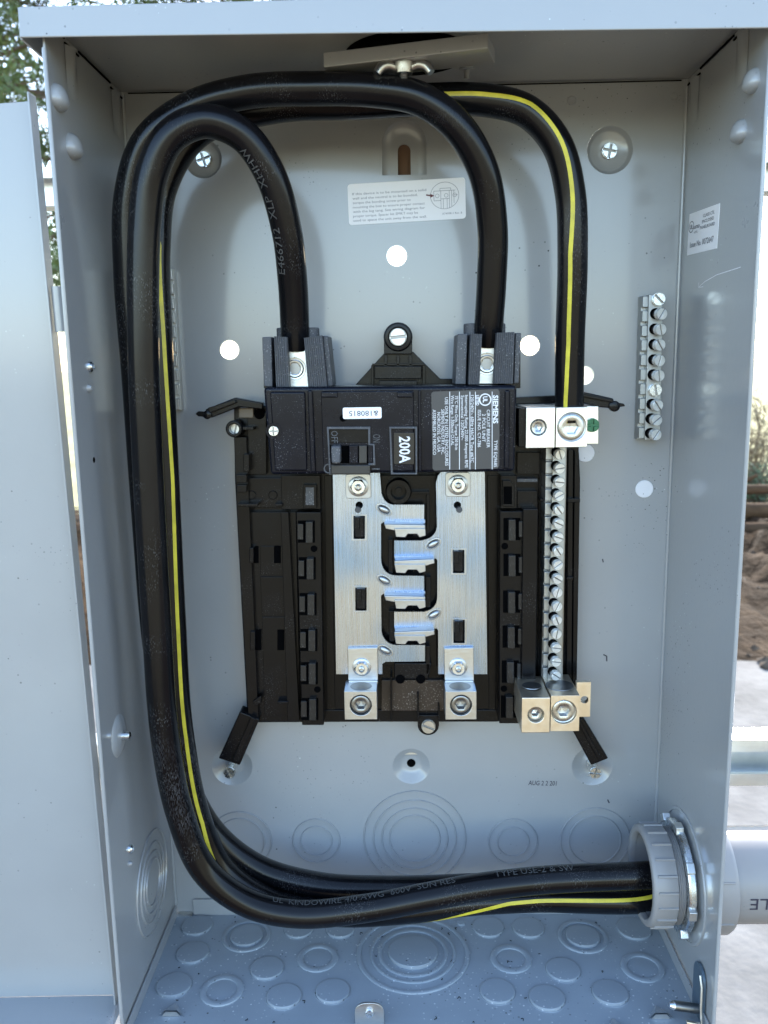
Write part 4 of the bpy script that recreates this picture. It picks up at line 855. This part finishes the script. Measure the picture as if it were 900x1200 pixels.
# ------------------------------------------------------------------ conduit fitting
CY, CZ = -60, 70.5; rO = 32
bu = root('conduit_bushing', 'ribbed grey plastic bushing ring around the cables at the right wall', 'conduit fitting', (335, CY, CZ))
X = (1, 0, 0); c0 = (331.5, CY, CZ)
part('bushing_ring', G().lathe(c0, X, [(rO-5.4, 4), (rO-5.2, .6), (rO-4.4, 0), (rO-1.6, 0), (rO-.4, 1.0), (rO, 2.6), (rO, 15), (rO-.6, 15.8), (rO-2.5, 16.5), (rO-2.8, 28), (rO-6, 28), (rO-6, 4)], 72, False), pvc, bu, sharp=50)
for k in range(20):
    a = 2*math.pi*(k+.3)/20; u, v, w_ = basis(X); c = Vector(c0)+(u*math.cos(a)+v*math.sin(a))*(rO+.2); tn = (u*-math.sin(a)+v*math.cos(a)); rd = (u*math.cos(a)+v*math.sin(a))
    part('grip_rib', G().add([c+tn*s*1.0+rd*e+w_*x for x in (3, 15.5) for s, e in ((-1, -1), (1, -1), (.6, .8), (-.6, .8))], [[0, 1, 2, 3], [4, 7, 6, 5], [0, 4, 5, 1], [1, 5, 6, 2], [2, 6, 7, 3], [3, 7, 4, 0]]), pvc, bu, .25)
for i in range(4): part('thread', G().lathe((347.5+i*1.3, CY, CZ), X, [(rO-2.8, 0), (rO-1.4, .5), (rO-2.8, 1.0)], 60, False), pvc, bu)
ln = root('locknut', 'zinc steel locknut with tabs between the grey bushing and right wall', 'locknut', (354, CY, CZ))
part('nut_ring', G().lathe((352.5, CY, CZ), X, [(rO-2, 0), (rO+3, 0), (rO+4, 1), (rO+4, 4), (rO+2, 5), (rO-2, 5)], 60, False), zinc, ln)
for k in range(8):
    a = 2*math.pi*(k+.15)/8; c = Vector((351.5, CY, CZ))+(u*math.cos(a)+v*math.sin(a))*(rO+4.5); tn = (u*-math.sin(a)+v*math.cos(a)); rd = (u*math.cos(a)+v*math.sin(a))
    part('nut_tab', G().add([c+tn*s*4+rd*e+w_*x for x in (0, 5) for s, e in ((-1, -3), (1, -3), (.8, 2.2), (-.8, 2.2))], [[0, 1, 2, 3], [4, 7, 6, 5], [0, 4, 5, 1], [1, 5, 6, 2], [2, 6, 7, 3], [3, 7, 4, 0]]), galv, ln, .5)
knock('ring', (W-.05, CY, CZ), (-1, 0, 0), [43, 41], tabs=False); 
pc = root('conduit_pipe', 'grey plastic conduit pipe and coupling leaving the box to the right', 'pipe', (420, CY, CZ))
part('coupling', G().lathe((W+1.5, CY, CZ), X, [(34, 0), (36.5, 1), (36.5, 20), (35, 22.5), (29, 23)], 64, False), pvc, pc, sharp=50)
for k in range(8):
    a = 2*math.pi*(k+.45)/8; c = Vector((W+2, CY, CZ))+(u*math.cos(a)+v*math.sin(a))*36.5; tn = (u*-math.sin(a)+v*math.cos(a)); rd = (u*math.cos(a)+v*math.sin(a))
    part('coupling_rib', G().add([c+tn*s*.9+rd*e+w_*x for x in (0, 19) for s, e in ((-1, -1), (1, -1), (.6, .7), (-.6, .7))], [[0, 1, 2, 3], [4, 7, 6, 5], [0, 4, 5, 1], [1, 5, 6, 2], [2, 6, 7, 3], [3, 7, 4, 0]]), pvc, pc, .25)
part('pipe', G().lathe((W+20, CY, CZ), X, [(30.2, 0), (30.2, 600)], 64, False), pvc, pc)
g = G(); v, f, x0, x1 = text_geo('ELE'); out = []; pr = 30.5; xa = U(880, 1043, 90)[0]; xb = U(913, 1043, 90)[0]
for p in v:
    uu = (p[0]-x0)/(x1-x0)*(xb-xa); h = p[1]/.7*8.0; th = -(h-4)/pr; out.append((xb-uu, CY-pr*math.cos(th-.05), CZ+pr*math.sin(th-.05)))
part('lettering', G().add(out, f), ink, pc)

# ------------------------------------------------------------------ mounting rails behind the box
def strut(label, pxy0, pxy1, d0, x0, x1):
    z1, z0 = U(*pxy0, d0)[1], U(*pxy1, d0)[1]; h = z1-z0; y0 = -d0
    s = root('strut_channel', label, 'metal rail', ((x0+x1)/2, y0, z0), 'steel mounting rails behind the box')
    prof = [(0, 0), (0, .26), (3.5, .26), (3.5, .20), (1.4, .18), (1.4, .04), (19, .04), (19, .96), (1.4, .96), (1.4, .82), (3.5, .80), (3.5, .74), (0, .74), (0, 1), (20.6, 1), (20.6, 0)]
    g = G(); n = len(prof); v = [(x, y0+a, z0+h*b) for x in (x0, x1) for a, b in prof]
    g.add(v, [list(range(n)), list(range(2*n-1, n-1, -1))]+[[i, (i+1) % n, (i+1) % n+n, i+n] for i in range(n)]); part('channel', g, galv, s)
strut('galvanised steel channel rail passing behind the box at the lower right', (870, 867), (870, 921), -4, -200, 900)
strut('galvanised steel channel rail passing behind the top of the box', (890, 178), (890, 224), -46, -200, 900)
pst = root('wooden_block', 'brown wooden block seen through the keyhole slot at the top', 'wood block', (175, 40, 500))
part('block', G().box(140, 215, 7, 40, 500, 562), wood, pst, 3)

# ------------------------------------------------------------------ surroundings
GZ = -1100
def ground_mat(name, cols, scale, rough=.9, bumps=(3, .5, .05)):
    m = bpy.data.materials.new(name); m.use_nodes = True; t = m.node_tree; N = t.nodes; L = t.links; b = N['Principled BSDF']
    tc = N.new('ShaderNodeTexCoord'); n = N.new('ShaderNodeTexNoise'); n.inputs['Scale'].default_value = scale; n.inputs['Detail'].default_value = 9; n.inputs['Roughness'].default_value = .65
    L.new(tc.outputs['Object'], n.inputs['Vector']); r = N.new('ShaderNodeValToRGB'); L.new(n.outputs[0], r.inputs[0]); L.new(r.outputs[0], b.inputs['Base Color'])
    r.color_ramp.elements[0].position = .3; r.color_ramp.elements[0].color = (*cols[0], 1); r.color_ramp.elements[1].position = .7; r.color_ramp.elements[1].color = (*cols[-1], 1)
    for i, c in enumerate(cols[1:-1]): e = r.color_ramp.elements.new(.3+.4*(i+1)/(len(cols)-1)); e.color = (*c, 1)
    b.inputs['Roughness'].default_value = rough; b.inputs['Specular IOR Level'].default_value = .08
    n2 = N.new('ShaderNodeTexNoise'); n2.inputs['Scale'].default_value = bumps[0]; n2.inputs['Detail'].default_value = 8; L.new(tc.outputs['Object'], n2.inputs['Vector'])
    bp = N.new('ShaderNodeBump'); bp.inputs['Strength'].default_value = bumps[1]; bp.inputs['Distance'].default_value = bumps[2]; L.new(n2.outputs[0], bp.inputs['Height']); L.new(bp.outputs[0], b.inputs['Normal'])
    return m
gm = ground_mat('dry_grass_and_soil', [(.16, .11, .07), (.27, .21, .13), (.34, .30, .18), (.38, .36, .2)], .8, bumps=(4, .5, .05))
dm = ground_mat('brown_dirt', [(.012, .007, .003), (.034, .019, .009), (.08, .05, .027)], 6, bumps=(9, .8, .05))
cm = ground_mat('pale_concrete', [(.10, .10, .097), (.15, .148, .143), (.21, .207, .198)], 3.5, .8, bumps=(30, .35, .01))
def setting(name, g, m, sharp=35): o = part(name, g, m, None, sharp=sharp); o['kind'] = 'structure'; return o
S_ = 400000
setting('ground', G().add([(-S_, -S_, GZ), (S_, -S_, GZ), (S_, S_, GZ), (-S_, S_, GZ)], [[0, 1, 2, 3]]), gm)
gx, gy = UZ(870, 772, GZ)
setting('unseen_dark_ground', G().add([(-4000, -2600, GZ+4), (5000, -2600, GZ+4), (5000, 500, GZ+4), (-4000, 500, GZ+4)], [[0, 1, 2, 3]]), ground_mat('shade_toned_ground', [(.035, .022, .014), (.07, .045, .03), (.10, .07, .05)], 3))  # unseen ground added dark, cutting bounce onto the ceiling and metal
setting('field', G().add([(-200000, gy+3000, GZ+8), (200000, gy+3000, GZ+8), (200000, 300000, GZ+8), (-200000, 300000, GZ+8)], [[0, 1, 2, 3]]), ground_mat('pale_dry_grass', [(.20, .17, .09), (.34, .32, .16), (.42, .42, .22)], .8))
setting('concrete_slab', G().box(-4500, 6500, 450, gy, GZ-50, GZ+6), cm)
# dirt bank beyond the slab
v = []; f = []; nx, ny = 90, 50; rg = np.random.RandomState(3)
hx = rg.rand(nx+1, ny+1)
for i in range(nx+1):
    for j in range(ny+1):
        x = -5000+i*140; y = gy-100+j*110; t = j/ny; hh = 260*math.sin(min(1, t*1.35)*math.pi)*(.75+.3*math.sin(i*.7)+.2*math.sin(i*1.9+j))+hx[i, j]*70*math.sin(t*math.pi)
        v.append((x, y, GZ-4+max(0, hh)))
for i in range(nx):
    for j in range(ny): a = i*(ny+1)+j; f.append([a, a+1, a+ny+2, a+ny+1])
setting('dirt_bank', G().add(v, f), dm, 80)
rocks = G(); rr_ = random.Random(5)
for k in range(900):
    x = rr_.uniform(-1500, 5500); y = gy+rr_.uniform(-150, 5000); s = rr_.uniform(14, 60); z = GZ+rr_.uniform(10, 230) if y > gy+300 else GZ+8
    vv = []
    for a in range(6): vv.append((x+s*math.cos(a*1.047)*rr_.uniform(.6, 1.1), y+s*math.sin(a*1.047)*rr_.uniform(.6, 1.1), z+s*rr_.uniform(-.2, .2)))
    vv += [(x, y, z+s*rr_.uniform(.4, .8)), (x, y, z-s*.6)]; rocks.add(vv, [[a, (a+1) % 6, 6] for a in range(6)]+[[(a+1) % 6, a, 7] for a in range(6)])
o = part('gravel', rocks, ground_mat('stone', [(.02, .013, .008), (.07, .05, .035), (.16, .13, .10)], 8), None, sharp=10); o['kind'] = 'stuff'; o['label'] = 'loose stones scattered over the brown dirt bank'; o['category'] = 'gravel'
lx, ly = UZ(885, 622, GZ+250)
bark = mat('dry_log_bark', (.085, .05, .028), .95, spec=.1, var=(6, .4, (1, 8, 8)), bump=(20, .8, (1, 8, 8)))
for i, (dx, dy, dz, r, tl, lab) in enumerate(((0, 0, 0, 60, .06, 'pale fallen log lying lowest on the dirt bank'), (150, 260, 120, 70, -.03, 'brown fallen log behind the lowest log on the bank'), (-100, 480, 215, 48, .08, 'thin dark log at the back of the log pile'))):
    a = Vector((lx-1500+dx, ly+dy-200, GZ+215+dz)); b = Vector((lx+1500+dx, ly+dy+200+tl*900, GZ+250+dz+tl*500))
    t = root('fallen_log', lab, 'log', a, 'logs on the dirt bank'); pts, _ = spline([a, a.lerp(b, .35)+Vector((0, 0, 25)), a.lerp(b, .7)-Vector((0, 0, 15)), b], 150)
    part('log_trunk', G().tube(pts, lambda q, r=r: r*(1-.3*q), 12), bark, t)
    part('branch_stub', G().tube([a.lerp(b, .52), a.lerp(b, .57)+Vector((60, -120, 130))], lambda q: 26-12*q, 8), bark, t)
twig = mat('dry_twigs', (.17, .12, .075), .85, var=(3, .3)); leafy = mat('dull_green_leaves', (.07, .10, .035), .6, var=(3, .3)); dryleaf = mat('straw_leaves', (.26, .20, .10), .7, var=(2, .3))
def shrub(label, c, hgt, wid, seed, lm, nl):
    r_ = random.Random(seed); s = root('shrub', label, 'shrub', c, 'shrubs beyond the logs'); tg = G(); lv = G(); c = Vector(c)
    for k in range(34):
        a = r_.uniform(0, 6.28); l = r_.uniform(.5, 1); tip = c+Vector((math.cos(a)*wid*l*r_.random(), math.sin(a)*wid*l*r_.random(), hgt*l)); mid = c.lerp(tip, .5)+Vector((r_.gauss(0, 60), r_.gauss(0, 60), 40))
        tg.tube([c+Vector((r_.gauss(0, 120), r_.gauss(0, 120), 0)), mid, tip], lambda q: 9*(1-.8*q), 4)
        for b in range(5):
            q0 = mid.lerp(tip, r_.random()); q1 = q0+Vector((r_.gauss(0, 150), r_.gauss(0, 150), r_.uniform(20, 260))); tg.tube([q0, q1], 3, 3)
            for _ in range(nl):
                p = q0.lerp(q1, r_.random())+Vector((r_.gauss(0, 30), r_.gauss(0, 30), r_.gauss(0, 30))); e1 = Vector((r_.gauss(0, 1), r_.gauss(0, 1), r_.gauss(0, 1))).normalized()*r_.uniform(12, 28); e2 = e1.orthogonal().normalized()*9
                lv.add([p-e1, p-e2, p+e1, p+e2], [[0, 1, 2, 3]])
    part('twigs', tg, twig, s); part('leaves', lv, lm, s)
sx_, sy_ = UZ(893, 588, GZ+150)
shrub('bare tan shrub with thin twigs rising behind the log pile', (sx_+120, sy_+500, GZ), 1150, 700, 1, dryleaf, 3)
shrub('low dark green bush at the foot of the tan shrub', (sx_-150, sy_-100, GZ), 420, 300, 2, leafy, 12)
shrub('dry straw coloured shrub farthest to the right of the box', (sx_+900, sy_+900, GZ), 1200, 800, 3, dryleaf, 4)
# pine trees at the upper left
needle = mat('pine_needles', (.085, .12, .03), .55, var=(1.5, .4)); bark2 = mat('pine_bark', (.16, .11, .08), .9, var=(5, .3))
def pine(label, x, y, hgt, seed, crown0, spread, n):
    r_ = random.Random(seed); t = root('pine_tree', label, 'tree', (x, y, GZ), 'pine trees behind the box')
    part('trunk', G().tube([(x, y, GZ), (x+40, y, GZ+hgt*.5), (x-20, y+50, GZ+hgt)], lambda q: 130*(1-.85*q), 12), bark2, t)
    lv = G(); br = G()
    for k in range(n):
        q = r_.uniform(crown0, .98); a = r_.uniform(0, 6.28); ln_ = spread*(1.05-q)**.6*r_.uniform(.5, 1.1); z = GZ+hgt*q
        p0 = Vector((x, y, z)); p1 = p0+Vector((math.cos(a)*ln_, math.sin(a)*ln_, r_.uniform(-.12, .25)*ln_)); pm = p0.lerp(p1, .5)+Vector((0, 0, ln_*.06)); br.tube([p0, pm, p1], lambda s: 22*(1-.8*s), 5)
        for j in range(9):
            s = r_.uniform(.25, 1); c = (p0.lerp(pm, s*2) if s < .5 else pm.lerp(p1, s*2-1))+Vector((r_.gauss(0, 130), r_.gauss(0, 130), r_.gauss(0, 90)))
            for i in range(26):
                d = Vector((r_.gauss(0, 1), r_.gauss(0, 1), r_.gauss(.3, 1))).normalized()*r_.uniform(55, 120); o_ = d.orthogonal().normalized()*r_.uniform(8, 14); cc = c+Vector((r_.gauss(0, 50), r_.gauss(0, 50), r_.gauss(0, 45)))
                lv.add([cc, cc+d*.5+o_, cc+d, cc+d*.5-o_], [[0, 1, 2, 3]])
    part('limbs', br, bark2, t); part('crown', lv, needle, t)
pine('tall pine tree with loose branches at the upper left corner', -4300, 8200, 9000, 11, .25, 3000, 420)
pine('pine tree whose top shows above the hood left of centre', -1700, 10500, 9500, 12, .35, 2600, 260)
